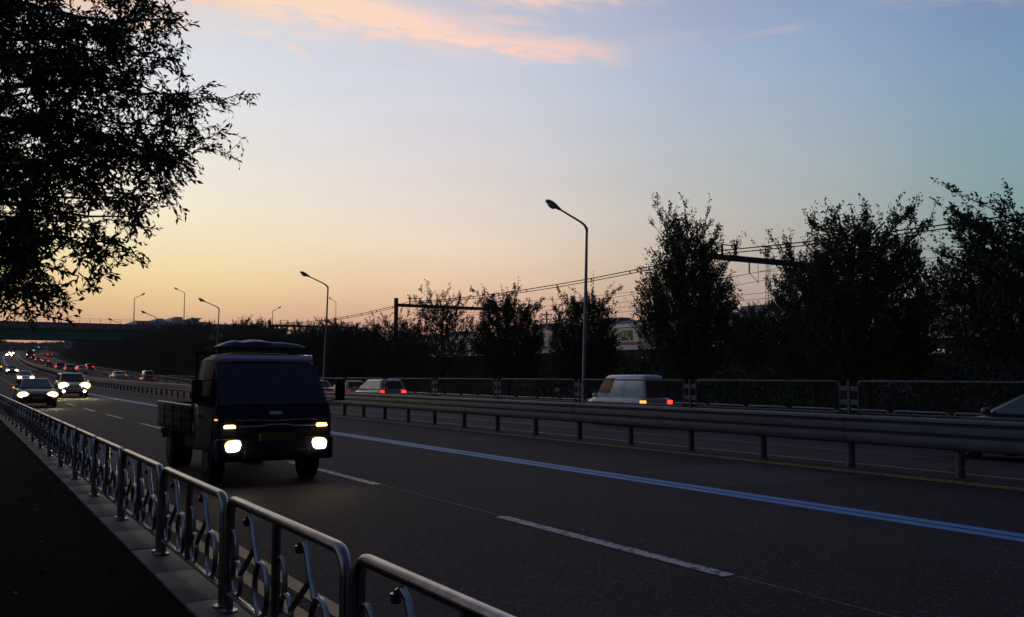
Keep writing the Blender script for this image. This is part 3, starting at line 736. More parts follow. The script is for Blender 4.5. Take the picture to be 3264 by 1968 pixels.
def portal(y, x0, x1, label):
    t = empty('catenary_portal', (x0, y, 2.5), 0, label, 'gantry', 'overhead line gantries of the railway')
    W_ = x1-x0; zb_ = 8.55
    for nm, xx in (('mast', 0), ('mast', W_)):
        b = MB(); b.box(xx-0.22, xx+0.22, -0.2, -0.17, 0, 9.5); b.box(xx-0.22, xx+0.22, 0.17, 0.2, 0, 9.5); b.box(xx-0.03, xx+0.03, -0.17, 0.17, 0, 9.5)
        b.box(xx-0.22, xx+0.22, -0.2, 0.2, 9.3, 9.45); b.build(nm, M_DARKST, t)
    b = MB()
    for yy in (-0.2, 0.2):
        for z in (zb_-0.16, zb_+0.16): b.box(0.16, W_-0.16, yy-0.05, yy+0.05, z-0.05, z+0.05)
        b.box(0.2, W_-0.2, yy-0.015, yy+0.015, zb_-0.10, zb_+0.10)
    n = 14
    for i in range(n):
        xa, xb = 0.2+(W_-0.4)*i/n, 0.2+(W_-0.4)*(i+1)/n
        for yy in (-0.2, 0.2): b.tube([(xa, yy, zb_-0.2 if i % 2 else zb_+0.2), (xb, yy, zb_+0.2 if i % 2 else zb_-0.2)], 0.03, 4)
    b.build('beam', M_DARKST, t)
    for xx in (2.0, W_-3.4):
        b = MB()
        for q in (0, 1.5): b.box(xx+q-0.07, xx+q+0.07, -0.07, 0.07, zb_+0.24, zb_+1.05)
        b.box(xx-0.04, xx+1.54, -0.05, 0.05, zb_+1.0, zb_+1.08); b.tube([(xx+1.5, 0, zb_+0.8), (xx+1.2, 0, zb_+0.24)], 0.04, 4); b.tube([(xx+1.5, 0, zb_+0.8), (xx+1.8, 0, zb_+0.24)], 0.04, 4)
        b.build('feeder_frame', M_DARKST, t)
    for xt in (55.0, 59.2, 63.4):
        b = MB(); xx = xt-x0
        b.tube([(xx, 0, zb_-0.2), (xx, 0, zb_-1.1)], 0.06, 5); b.tube([(xx, 0, zb_-1.1), (xx+1.0, 0, zb_-1.8)], 0.03, 4); b.tube([(xx+1.0, 0, zb_-0.3), (xx+1.0, 0, zb_-1.9)], 0.03, 4)
        b.build('cantilever', M_DARKST, t)
    return t
PYS = (-7, 53, 112.0, 170.0, 228)
for y, lb in zip(PYS, ('overhead line gantry outside the frame past the white train', 'dark overhead line gantry beam running out of the pointed tree', 'overhead line gantry spanning the sparse reddish tree', 'small overhead line gantry just past the second street lamp', 'faint overhead line gantry far along the railway')):
    if y == -7: continue
    portal(y, 50.0, 67.5, lb)
def wire(pts, r=0.016): return MB().tube(pts, r, 4, caps=False)
def span(x, z, y0, y1, sag, n=10): return [(x, y0+(y1-y0)*i/n, z-4*sag*(i/n)*(1-i/n)) for i in range(n+1)]
cw = empty('overhead_lines', (0, 0, 0), 0, 'sagging electric wires strung between the railway gantries', 'cable')
for x, zf, dz in ((52.0, 11.6, 1.25),):
    b = MB()
    for a_, c_ in zip(PYS[:-1], PYS[1:]):
        p1, p2 = span(x, zf, a_, c_, dz*0.6), span(x+0.12, zf-0.24, a_, c_, dz*0.6)
        b.tube(p1, 0.045, 4, caps=False); b.tube(p2, 0.04, 4, caps=False)
        for i in range(1, 10): b.tube([p1[i], p2[i]], 0.07, 4)
    b.build('feeder_wire', M_WIRE, cw)
for xt in (56.0, 60.2):
    b = MB(); 
    for a_, c_ in zip(PYS[:-1], PYS[1:]):
        m1 = span(xt, 10.1, a_, c_, 0.75); m2 = [(p[0], p[1], 8.35) for p in m1]
        b.tube(m1, 0.018, 4, caps=False); b.tube(m2, 0.018, 4, caps=False)
        for i in range(1, 10): b.tube([m1[i], m2[i]], 0.008, 3)
    b.build('contact_wire', M_WIRE, cw)
b = MB()
for a_, c_ in zip(PYS[:-1], PYS[1:]): b.tube(span(66.5, 12.2, a_, c_, 0.9), 0.022, 4, caps=False)
b.build('return_wire', M_WIRE, cw)

# ------------------------------------------------------------------ vehicles
def sect(y, zb, zt, w, crown=0.03, sh_=0.10):
    half = [(0, zt+crown), (0.55*w, zt+crown*0.8), (0.86*w, zt-0.005), (0.965*w, zt-sh_*0.55), (w, zt-sh_*1.6), (w, (zb+zt)/2), (0.98*w, zb+0.12), (0.93*w, zb), (0, zb)]
    r = [(x, y, z) for x, z in half]; l = [(-x, y, z) for x, z in half[1:-1]][::-1]
    return r+l
def bil(q, u0, u1, v0, v1):
    a, b, c, d = [Vector(p) for p in q]
    f = lambda u, v: (a*(1-u)+b*u)*(1-v)+(d*(1-u)+c*u)*v
    return [f(u0, v0), f(u1, v0), f(u1, v1), f(u0, v1)]
STY = {
 'sedan': dict(L=4.7, W=1.80, body=[(0,.40,.78,.80),(.02,.30,.93,.90),(.10,.22,1.0,.97),(.25,.2,.97,1),(.5,.2,.94,1),(.72,.2,.93,1),(.86,.2,.84,.98),(.96,.22,.70,.90),(1,.30,.56,.76)],
               gh=((.80,.125,.765,.93),(.60,.27,.555,1.45)), wheel=(.18,.81)),
 'hatch': dict(L=4.0, W=1.70, body=[(0,.36,.86,.84),(.02,.28,.98,.93),(.10,.22,1.0,.98),(.3,.2,.98,1),(.55,.2,.96,1),(.76,.2,.95,1),(.9,.2,.84,.97),(.97,.24,.70,.90),(1,.32,.58,.78)],
               gh=((.78,.01,.80,.95),(.60,.10,.56,1.50)), wheel=(.17,.82)),
 'wagon': dict(L=4.6, W=1.80, body=[(0,.36,.90,.84),(.02,.28,1.0,.93),(.10,.22,1.03,.98),(.3,.2,1.0,1),(.55,.2,.98,1),(.78,.2,.96,1),(.9,.2,.84,.97),(.97,.24,.72,.90),(1,.32,.6,.78)],
               gh=((.84,.005,.84,.97),(.64,.08,.54,1.60)), wheel=(.17,.82)),
 'suv': dict(L=4.5, W=1.84, body=[(0,.46,1.0,.88),(.02,.38,1.08,.95),(.10,.32,1.10,.99),(.3,.3,1.08,1),(.55,.3,1.06,1),(.74,.3,1.06,1),(.9,.3,.98,.98),(.97,.32,.88,.92),(1,.40,.72,.82)],
             gh=((.84,.01,.76,1.04),(.68,.07,.60,1.70)), wheel=(.18,.81)),
 'van': dict(L=3.35, W=1.42, body=[(0,.36,.96,.92),(.02,.28,1.02,.98),(.10,.24,1.04,1),(.3,.22,1.04,1),(.6,.22,1.04,1),(.84,.22,1.02,1),(.93,.24,.96,.97),(.985,.26,.84,.90),(1,.34,.7,.82)],
             gh=((.67,.01,.90,1.0),(.585,.035,.70,1.84)), wheel=(.17,.80)),
}
def car(name, label, cat, X, Y, away, sty, col, group=None, lights='on', ref='front', rot=None, plate=None, glass=M_GLASS, head_mat=E_HEAD, tail=E_RED, fog=False, extra=None, hl=(0.15, 0.085)):
    """away=+1 drives off along the road, -1 comes towards the camera; Y is where the end nearest the camera stands"""
    q = STY[sty]; L, Wd = q['L'], q['W']/2
    yc = Y+L/2
    t = empty(name, P(X, yc), (head(yc) if rot is None else rot)+(0 if away > 0 else math.pi), label, cat, group)
    f = lambda u: (u-0.5)*L
    b = MB(); b.loft([sect(f(u), zb, zt, w*Wd) for u, zb, zt, w in q['body']]).build('body', col, t)
    (wb, b0, b1, zb), (wt_, t0, t1, zt) = q['gh']
    wb *= Wd/0.9*0.98; wt_ *= Wd/0.9
    MB().hull((wb, f(b0), f(b1), zb), (wt_, f(t0), f(t1), zt), 0.17 if sty == 'van' else 0.12).build('cabin', col, t)
    A = [(-wb, f(b0), zb), (wb, f(b0), zb), (wb, f(b1), zb), (-wb, f(b1), zb)]
    T = [(-wt_, f(t0), zt), (wt_, f(t0), zt), (wt_, f(t1), zt), (-wt_, f(t1), zt)]
    rear = (A[0], A[1], T[1], T[0]); front = (A[2], A[3], T[3], T[2]); right = (A[1], A[2], T[2], T[1]); left = (A[3], A[0], T[0], T[3])
    v0 = 0.10 if sty != 'van' else 0.22
    MB().slab(bil(front, .05, .95, .08, .88)).build('windscreen', glass, t)
    MB().slab(bil(rear, .07, .93, v0+0.02 if sty != 'van' else .06, .84)).build('rear_window', glass, t)
    cuts = {'sedan': ((.10, .46), (.49, .93)), 'hatch': ((.05, .44), (.47, .93)), 'wagon': ((.04, .28), (.31, .60), (.63, .93)), 'suv': ((.04, .26), (.29, .60), (.63, .95)), 'van': ((.70, .96),)}[sty]
    if sty == 'van':
        for s_ in (-1, 1):
            b = MB()
            for yy in (f(.36), f(.66)): b.tube([(s_*(wb+0.004), yy, zb+0.02), (s_*(wt_+0.012), yy, zt-0.18)], 0.006, 4); b.tube([(s_*(Wd+0.002), yy, 0.45), (s_*(Wd+0.002), yy, 0.9)], 0.006, 4)
            b.tube([(s_*(Wd+0.002), f(.05), 0.86), (s_*(Wd+0.002), f(.85), 0.86)], 0.008, 4); b.build('door_seam', M_BLK, t)
    for (u0, u1) in cuts:
        MB().slab(bil(right, u0, u1, v0, .86)).build('side_window', glass, t)
        MB().slab(bil(left, 1-u1, 1-u0, v0, .86)).build('side_window', glass, t)
    wr = 0.31 if sty != 'suv' else 0.36
    if sty == 'van': wr = 0.27
    for u in q['wheel']:
        for s_ in (-1, 1):
            w = MB(); w.cyl((s_*(Wd-0.11)-0.10, f(u), wr), wr, 0.20, 18, 'x'); w = w.build('wheel', M_RUB, t)
            MB().cyl((s_*(Wd-0.11)+(0.10 if s_ > 0 else -0.115), f(u), wr), wr*0.62, 0.015, 14, 'x').build('rim', M_RIM, w)
    zf = q['body'][-2][2]-0.06; yf = L/2
    # grille, bumper, plates, mirrors, door handles
    MB().hull((Wd*0.42, yf-0.10, yf-0.005, zf-0.13), (Wd*0.46, yf-0.14, yf-0.03, zf+0.01), 0.01).build('grille', M_BLK, t)
    MB().hull((Wd*0.62, yf-0.12, yf+0.012, 0.30), (Wd*0.66, yf-0.12, yf+0.008, 0.40), 0.015).build('air_intake', M_BLK, t)
    MB().box(-0.26, 0.26, yf+0.005, yf+0.03, 0.42, 0.53).build('front_plate', M_PLATE, t)
    MB().box(-0.26, 0.26, -yf-0.03, -yf+0.02, 0.50, 0.62).build('rear_plate', plate or M_PLATE, t)
    MB().hull((Wd*0.85, -yf-0.05, -yf+0.2, 0.28), (Wd*0.87, -yf-0.05, -yf+0.2, 0.46), 0.03).build('rear_bumper', col, t)
    for s_ in (-1, 1):
        m_ = MB(); m_.hull((0.10, -0.06, 0.06, -0.07), (0.09, -0.05, 0.05, 0.07), 0.03); m_.v = [(x+s_*(wb+0.13), y+f(b1)-0.28, z+zb+0.10) for x, y, z in m_.v]; m_.build('mirror', col, t)
        zl = zf+0.02 if sty != 'van' else zf
        h = MB(); secs = []
        cx = s_*(Wd*0.72)
        for k, sc in ((-0.10, 0.9), (0.0, 1.0), (0.045, 0.7), (0.055, 0.3)):
            secs.append([(cx+hl[0]*sc*math.cos(w), yf-0.09+k, zl-0.02+hl[1]*sc*math.sin(w)) for w in [2*math.pi*i/14 for i in range(14)]])
        h = h.loft(secs).build('headlight', head_mat if (lights == 'on') else M_LENS, t)
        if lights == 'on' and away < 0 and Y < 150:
            MB().loft([[(cx+hl[0]*sc*math.cos(w), yf-0.09+k, zl-0.02+hl[1]*sc*math.sin(w)) for w in [2*math.pi*i/14 for i in range(14)]] for k, sc in ((-0.09, 1.25), (0.0, 1.28), (0.012, 1.2))]).build('glare_ring', E_GLARE, h)  # emissive ring added round the headlight to stand for its glare
        if fog:
            g = MB(); g.cyl((s_*Wd*0.70, yf-0.06, 0.44), 0.07, 0.075, 10, 'y'); g.build('fog_lamp', head_mat, t)
        zt2 = 0.86 if sty in ('sedan', 'hatch') else 0.92
        r_ = MB()
        if sty == 'suv' or lights == 'tall': r_.box(s_*Wd*0.86-0.075, s_*Wd*0.86+0.075, -yf-0.02, -yf+0.10, 0.82, 1.26)
        elif sty == 'van': r_.box(s_*Wd*0.84-0.10, s_*Wd*0.84+0.10, -yf-0.02, -yf+0.08, 0.82, 0.95)
        else: r_.hull((0.15, -yf-0.015, -yf+0.10, zt2-0.10), (0.14, -yf-0.005, -yf+0.10, zt2+0.05), 0.015); r_.v = [(x+s_*Wd*0.72, y, z) for x, y, z in r_.v] if sty not in ('suv', 'van') and lights != 'tall' else r_.v
        r_.build('tail_lamp', (tail if away > 0 and lights != 'off' else E_REDD if away > 0 else M_SRED) if not (extra == 'amber_left' and s_ < 0) else E_AMB, t)
    if extra == 'mirror_signal':
        MB().box(wb+0.20, wb+0.26, f(b1)-0.24, f(b1)-0.2, zb+0.02, zb+0.10).build('signal_lamp', E_AMB, t)
    if sty in ('suv',):
        for s_ in (-1, 1): MB().tube([(s_*wt_*0.86, f(t0)+0.2, zt+0.02), (s_*wt_*0.86, f(t0)+0.3, zt+0.06), (s_*wt_*0.86, f(t1)-0.3, zt+0.06), (s_*wt_*0.86, f(t1)-0.2, zt+0.02)], 0.015, 6).build('roof_rail', M_BLK, t)
    return t
def beam(par, x, y, z, energy, colr, size=62, tilt=8.0, r=0.06):
    d = bpy.data.lights.new('headlight_beam', 'SPOT'); d.energy = energy; d.color = colr; d.spot_size = R(size); d.spot_blend = 0.9; d.shadow_soft_size = r
    o = bpy.data.objects.new('headlight_beam', d); COL.objects.link(o); o.parent = par; o.location = (x, y, z)
    o.rotation_euler = (R(90-tilt), 0, 0)
    return o
E_GLARE = glow('glare_glow', (1.0, 0.72, 0.26), 1.6)
C_DK = carpaint('dark_brown_grey_paint', (0.07, 0.055, 0.055)); C_SIL = carpaint('silver_paint', (0.32, 0.30, 0.30)); C_CHAMP = carpaint('champagne_paint', (0.42, 0.37, 0.34))
C_WHT = carpaint('white_car_paint', (0.62, 0.62, 0.64), 0.0); C_BLK = carpaint('black_car_paint', (0.012, 0.012, 0.014)); C_GRY = carpaint('grey_car_paint', (0.13, 0.13, 0.135))
C_BEI = carpaint('beige_car_paint', (0.34, 0.29, 0.24)); C_PINK = carpaint('pinkish_silver_paint', (0.48, 0.40, 0.38))
# oncoming
C_BRZ = mat('bronze_metal_paint', (0.085, 0.06, 0.06), 0.42, 0.3, coat=0.25)
c1 = car('dark_sedan', 'dark brown sedan with both headlights on and orange mirror lamp, leading in the kerb lane', 'car', 3.45, 50.6, -1, 'sedan', C_BRZ, extra='mirror_signal', hl=(0.21, 0.12))
c2 = car('silver_suv', 'silver suv with glaring yellow headlights and lit fog lamps in the middle lane', 'suv', 6.85, 68.5, -1, 'suv', C_CHAMP, head_mat=E_HEADY, fog=True, hl=(0.29, 0.20))
c3 = car('white_sedan', 'pale sedan with headlights on following partly hidden behind the dark sedan', 'car', 6.95, 122, -1, 'sedan', C_SIL, hl=(0.22, 0.14))
c4 = car('oncoming_hatchback', 'dark oncoming car showing one bright lamp just above the pale sedan roof', 'car', 7.3, 166, -1, 'hatch', C_GRY, hl=(0.22, 0.14))
c5 = car('signalling_sedan', 'dark car at the very edge of the frame showing one amber lamp', 'car', 5.95, 200, -1, 'sedan', C_DK, head_mat=E_AMB, hl=(0.22, 0.15))
c6 = car('far_oncoming_sedan', 'far oncoming car with two round yellowish headlights where the road bends', 'car', 10.6, 378, -1, 'sedan', C_GRY, head_mat=E_HEADY, hl=(0.32, 0.28))
c7 = car('far_oncoming_sedan', 'far oncoming car showing a single white headlight beside the bend of the median', 'car', 10.9, 428, -1, 'sedan', C_SIL, hl=(0.34, 0.3))
c8 = car('far_oncoming_van', 'faint pale vehicle without bright lamps behind the single far headlight', 'van', 10.6, 452, -1, 'van', C_WHT, lights='off')
beam(c1, -0.62, 2.35, 0.62, 70, (1, .84, .52)); beam(c1, 0.62, 2.35, 0.62, 70, (1, .84, .52))
beam(c2, -0.66, 2.25, 0.85, 150, (1, .78, .38)); beam(c2, 0.66, 2.25, 0.85, 150, (1, .78, .38))
# going away
car('white_microvan', 'white microvan with short nose, one orange and one red tail lamp, behind the mesh fence', 'van', 20.9, 24.6, 1, 'van', C_WHT, plate=M_PLATEY, extra='amber_left')
car('champagne_estate', 'pale estate car with large dark rear window and bright red tail lamps behind the guardrail', 'car', 21.9, 49.3, 1, 'wagon', C_CHAMP)
car('pinkish_hatchback', 'pinkish silver hatchback ahead of the pale estate, dim tail lamp', 'car', 22.9, 57.5, 1, 'hatch', C_PINK, tail=E_REDD)
car('black_saloon', 'dark saloon half hidden by the truck cab with only its roof edge catching light', 'car', 18.9, 52.6, 1, 'sedan', C_BLK, lights='off')
car('dark_saloon', 'dark saloon entering at the frame edge, windscreen slope above the guardrail', 'car', 18.9, 7.6, 1, 'sedan', carpaint('charcoal_paint', (0.05, 0.055, 0.065)), lights='off')
car('white_roofed_sedan', 'car with bright white roof and one faint red lamp below the overpass sign', 'car', 18.2, 128, 1, 'sedan', C_WHT, tail=E_REDD)
car('pale_microvan', 'small pale van halfway between the white roofed car and the truck bed', 'van', 19.0, 112, 1, 'van', C_BEI, lights='off')
car('lone_red_lamp_hatchback', 'dark hatchback with two round red tail lamps alone in the outer lane', 'car', 23.6, 214, 1, 'hatch', C_GRY, tail=E_RED)
car('white_rear_sedan', 'white sedan without tail lamps directly above the silver suv roof', 'car', 18.6, 176, 1, 'sedan', C_WHT, lights='off')
car('tall_lamp_suv', 'grey suv with tall upright red tail lamps beside the white sedan', 'suv', 15.9, 168, 1, 'suv', C_SIL, lights='tall')
car('grey_suv', 'grey suv with one visible red lamp overlapped by the tall lamp suv', 'suv', 16.0, 188, 1, 'suv', C_GRY)
car('faint_lamp_hatchback', 'silver hatchback with faint pinkish lamps ahead of the grey suv', 'car', 15.7, 212, 1, 'hatch', C_SIL, tail=E_REDD)
car('braking_sedan', 'pale roofed sedan with bright red lamps at the middle of the queue', 'car', 18.7, 280, 1, 'sedan', C_SIL)
car('braking_hatchback', 'dark hatchback with a bright red lamp overlapped by the braking sedan', 'car', 17.4, 292, 1, 'hatch', C_GRY)
car('queue_sedan', 'sedan with two close pinkish red lamps above the braking sedan', 'car', 23.2, 425, 1, 'sedan', C_DK)
car('queue_hatchback', 'small car with red lamps following the teal bus', 'car', 17.3, 325, 1, 'hatch', C_DK)
car('outer_lane_car', 'car with two red round lamps in the outer lane near the tree line', 'car', 24.6, 398, 1, 'sedan', C_DK)
car('outer_lane_hatchback', 'car with one dim red lamp trailing the outer lane pair', 'car', 25.8, 404, 1, 'hatch', C_DK, tail=E_REDD)
# bus and lorry far up the road
def box_vehicle(name, label, cat, X, Y, L, Wd, H, colr, lampm, top=None, cab=None):
    t = empty(name, P(X, Y+L/2), head(Y), label, cat)
    MB().hull((Wd/2, -L/2, L/2, 0.4), (Wd/2-0.04, -L/2, L/2, H), 0.08).build('body', colr, t)
    MB().slab([(-Wd/2+0.2, -L/2, H*0.55), (Wd/2-0.2, -L/2, H*0.55), (Wd/2-0.2, -L/2, H*0.85), (-Wd/2+0.2, -L/2, H*0.85)]).build('rear_window', M_GLASS, t)
    for s_ in (-1, 1):
        MB().box(s_*(Wd/2-0.2)-0.14, s_*(Wd/2-0.2)+0.14, -L/2-0.03, -L/2+0.02, 1.0, 1.45).build('tail_lamp', lampm, t)
        for yy in (-L*0.3, L*0.3):
            w = MB().cyl((s_*(Wd/2-0.15)-0.13, yy, 0.48), 0.48, 0.26, 16, 'x').build('wheel', M_RUB, t)
        MB().slab([(s_*Wd/2, -L*0.45*s_, H*0.5), (s_*Wd/2, L*0.45*s_, H*0.5), (s_*(Wd/2-0.02), L*0.45*s_, H*0.8), (s_*(Wd/2-0.02), -L*0.45*s_, H*0.8)]).build('side_window', M_GLASS, t)
    if top: MB().box(Wd/2-0.7, Wd/2-0.1, -L/2-0.04, -L/2+0.02, H-0.6, H-0.1).build('cyan_sign_lamp', top, t)
    return t
box_vehicle('city_bus', 'dark teal bus with cyan lamp at its top and red lamps at the bend', 'bus', 17.0, 345, 10, 2.45, 3.1, carpaint('teal_bus_paint', (0.02, 0.07, 0.07)), E_RED, E_CYAN)
box_vehicle('far_lorry', 'white roofed lorry catching light at the head of the far queue', 'lorry', 23.5, 520, 7, 2.4, 3.2, C_WHT, E_REDD)
box_vehicle('far_bus', 'distant bus with pale cyan lamp beyond the teal bus', 'bus', 19.6, 520, 10, 2.45, 3.1, C_GRY, E_REDD, E_CYAN)

# ------------------------------------------------------------------ the light truck
TR = empty('light_truck', (4.09, 15.74, 0), math.pi-R(1.0), 'dark blue cab-over light truck with headlights on, open cargo bed and loaded roof rack', 'truck')
M_TB = mat('midnight_blue_paint', (0.007, 0.0075, 0.020), 0.5, 0.0, spec=0.25, coat=0.08); M_TBR = carpaint('roof_edge_sky_sheen', (0.72, 0.60, 0.68), 0.2)
M_BED = mat('bed_boards', (0.028, 0.022, 0.022), 0.7, var=0.5, vscale=2, stretch=(8, 0.6, 10), spec=0.12); M_BEDT = mat('sky_lit_bed_rim', (0.62, 0.52, 0.42), 0.45, 0.3)  # rim colour lightened to carry the warm sky light on the rails
M_TARP = mat('blue_tarpaulin', (0.02, 0.025, 0.09), 0.5, bump=0.6, bscale=6, var=0.3)
M_TG_ = mat('truck_glass', (0.012, 0.02, 0.032), 0.04, spec=1.0)
# local: +y front; cab front face at y = 2.42
HW = 0.86
cab = MB()
cs = []
def cabsec(y, zb, zt, w, wtp):
    half = [(0, zt+0.03), (wtp*0.6, zt+0.022), (wtp*0.88, zt-0.01), (wtp*0.99, zt-0.07), (wtp+(w-wtp)*0.4, zt-0.32), (w, 1.12), (w, 0.9), (w*0.995, zb+0.1), (w*0.97, zb), (0, zb)]
    if zt < 1.2: half = [(0, zt+0.02), (w*0.6, zt+0.015), (w*0.9, zt-0.005), (w*0.97, zt-0.02), (w, zt-0.05), (w, zt-0.12), (w, (zt+zb)/2), (w*0.995, zb+0.1), (w*0.97, zb), (0, zb)]
    return [(x, y, z) for x, z in half]+[(-x, y, z) for x, z in half[1:-1]][::-1]
for a in ((0.78, .52, 1.80, HW*.97, HW*.86), (0.84, .46, 1.90, HW, HW*.90), (1.25, .46, 1.93, HW, HW*.90), (1.62, .46, 1.91, HW, HW*.90), (1.84, .46, 1.82, HW, HW*.88), (2.06, .44, 1.50, HW, HW*.90), (2.28, .42, 1.17, HW, HW*.95), (2.36, .40, 1.06, HW*.99, HW), (2.42, .40, 0.94, HW*.95, HW), (2.44, .44, 0.80, HW*.93, HW)): cs.append(cabsec(*a))
cab.loft(cs).build('cab', M_TB, TR)
for s_ in (-1, 1):
    b = MB(); b.tube([(s_*(HW+0.001), 2.16, 1.10), (s_*(HW+0.001), 2.12, 0.62), (s_*(HW+0.001), 1.98, 0.52)], 0.006, 4); b.tube([(s_*(HW+0.001), 0.93, 1.70), (s_*(HW+0.001), 0.93, 0.60)], 0.006, 4); b.build('door_seam', M_BLK, TR)
b = MB(); b.tube([(-0.84, 2.30, 1.15), (0.84, 2.30, 1.15)], 0.012, 5); b.build('cowl_strip', M_BLK, TR)
b = MB(); b.hull((0.62, 1.2, 1.5, 0.95), (0.56, 1.25, 1.4, 1.45), 0.08); b.build('seats', M_BLK, TR)
# windscreen follows the raked front
def wsq(x0, x1, a, b): return [(-x1, b[0], b[1]), (x1, b[0], b[1]), (x0, a[0], a[1]), (-x0, a[0], a[1])][::-1]
ws = MB().loft([[(x, y+0.012, z+0.012) for x in (-w, -w*0.6, 0, w*0.6, w)]+[(x, y-0.02, z-0.02) for x in (w, 0, -w)] for y, z, w in ((2.30, 1.165, 0.815), (2.075, 1.50, 0.775), (1.90, 1.76, 0.725))], True)
ws.build('windscreen', M_TG_, TR)
b = MB(); b.loft([[(x, 1.82+dy, 1.835+dz) for dy, dz in ((0.035, -0.03), (0.045, 0.02), (0.0, 0.075), (-0.10, 0.09), (-0.02, 0.0))] for x in (-0.72, -0.4, 0, 0.4, 0.72)]); b.build('roof_edge', M_TBR, TR)  # pale strip: sky reflection along the roofline put into its colour
for s_ in (-1, 1):
    q = [(s_*(HW+0.002), 0.98, 1.14), (s_*(HW+0.002), 2.12, 1.14), (s_*0.765, 1.78, 1.70), (s_*0.735, 1.02, 1.76)]
    MB().slab(q if s_ > 0 else [q[1], q[0], q[3], q[2]], 0.02, 0.006).build('side_window', M_TG_, TR)
    MB().box(min(s_*(HW+0.004), s_*(HW+0.03)), max(s_*(HW+0.004), s_*(HW+0.03)), 1.18, 1.36, 0.96, 1.0).build('door_handle', M_BLK, TR)
    # mirror on arms
    m_ = MB().hull((0.075, -0.05, 0.03, -0.17), (0.075, -0.05, 0.03, 0.17), 0.03); m_.v = [(x+s_*(HW+0.22), y+2.12, z+1.38) for x, y, z in m_.v]
    m_.tube([(s_*(HW-0.04), 2.2, 1.2), (s_*(HW+0.2), 2.14, 1.24)], 0.012, 6); m_.tube([(s_*(HW-0.08), 1.98, 1.55), (s_*(HW+0.2), 2.12, 1.5)], 0.012, 6)
    m_.build('mirror', M_BLK, TR)
    # headlight and indicator
    cx = s_*0.638
    secs = []
    for dy, sc in ((-0.1, 1.0), (0.0, 1.0), (0.03, 0.85), (0.04, 0.5)):
        secs.append([(cx+sc*(0.108*math.copysign(abs(math.cos(w))**0.6, math.cos(w))), 2.47+dy, 0.585+sc*(0.082*math.copysign(abs(math.sin(w))**0.6, math.sin(w))-0.012*math.cos(w)*s_)) for w in [2*math.pi*i/20 for i in range(20)]])
    h_ = MB().loft(secs).build('headlight', E_HEAD, TR)
    MB().loft([[(cx+(x-cx)*k, 2.468+dy, 0.585+(z-0.585)*k) for (x, y_, z) in secs[0]] for dy, k in ((-0.08, 1.14), (0.0, 1.16), (0.012, 1.1))]).build('glare_ring', glow('warm_glare_glow', (1.0, 0.66, 0.2), 0.5), h_)  # added glowing rim, imitates warm glare around the truck headlight
    h_ = MB().hull((0.085, -0.05, 0.025, -0.022), (0.075, -0.05, 0.02, 0.025), 0.018); h_.v = [(x+s_*0.68, y+2.45, z+0.865) for x, y, z in h_.v]; h_.build('indicator', E_POS, TR)
    MB().box(s_*0.835-0.012, s_*0.835+0.03 if s_ > 0 else s_*0.835+0.012, 2.30, 2.38, 0.955, 0.975).build('side_marker', E_AMB, TR) if s_ > 0 else None
# trim lines of the front panel, badge, plate, bumper, wipers
b = MB(); b.tube([(-0.56, 2.475, 0.865), (-0.25, 2.49, 0.862), (-0.12, 2.49, 0.885), (0.12, 2.49, 0.885), (0.25, 2.49, 0.862), (0.56, 2.475, 0.865)], 0.014, 6); b.build('chrome_strip', M_CHROME, TR)
b = MB(); b.tube([(-0.60, 2.45, 0.955), (-0.2, 2.47, 0.95), (0, 2.47, 0.94), (0.2, 2.47, 0.95), (0.60, 2.45, 0.955)], 0.008, 6); b.build('grille_lip', M_CHROME, TR)
MB().box(-0.52, 0.52, 2.43, 2.462, 0.885, 0.935).build('grille', M_BLK, TR)
MB().hull((0.10, 2.38, 2.405, 1.025), (0.09, 2.34, 2.385, 1.075), 0.01).build('badge', M_CHROME, TR)
MB().hull((0.85, 2.25, 2.50, 0.36), (0.86, 2.25, 2.47, 0.70), 0.04).build('bumper', M_TB, TR)
MB().hull((0.48, 2.30, 2.512, 0.40), (0.48, 2.30, 2.508, 0.52), 0.01).build('air_intake', M_BLK, TR)
MB().box(-0.26, 0.26, 2.475, 2.50, 0.655, 0.77).build('number_plate', M_PLATEY, TR)
for x in (-0.45, 0.2): 
    b = MB(); b.tube([(x, 2.33, 1.155), (x+0.5, 2.19, 1.31)], 0.01, 5); b.build('wiper', M_BLK, TR)
# chassis, bed
MB().box(-0.36, 0.36, -2.35, 1.0, 0.42, 0.60).build('chassis', M_BLK, TR)
b = MB(); b.box(-0.84, 0.84, -2.50, 0.66, 0.66, 0.72); b.build('bed_floor', M_BED, TR)
for s_ in (-1, 1):
    for i in range(3):
        z0 = 0.70+i*0.135
        MB().hull((0.018, -2.50, 0.62, z0), (0.018, -2.50, 0.62, z0+0.128), 0.006).build('side_board', M_BED, TR).location = (s_*0.852, 0, 0)
    MB().tube([(s_*0.852, -2.50, 1.118), (s_*0.852, 0.62, 1.118)], 0.019, 8).build('side_rim', M_BEDT, TR)
    for yy in (-1.75, -0.95, -0.2):
        MB().box(s_*0.873-0.012, s_*0.873+0.012, yy-0.03, yy+0.03, 0.68, 1.10).build('stake', M_BLK, TR)
for i in range(3): MB().box(-0.83, 0.83, -2.53, -2.50, 0.70+i*0.135, 0.828+i*0.135).build('tailgate_board', M_BED, TR)
MB().tube([(-0.83, -2.515, 1.118), (0.83, -2.515, 1.118)], 0.012, 6).build('tailgate_rim', M_BEDT, TR)
MB().box(-0.80, 0.80, 0.64, 0.68, 0.7, 1.62).build('headboard', M_BLK, TR)
b = MB()
for x in (-0.8, 0, 0.8): b.box(x-0.02, x+0.02, 0.60, 0.64, 0.7, 1.98)
b.box(-0.84, 0.84, 0.60, 0.64, 1.94, 1.98); b.build('guard_frame', M_BLK, TR)
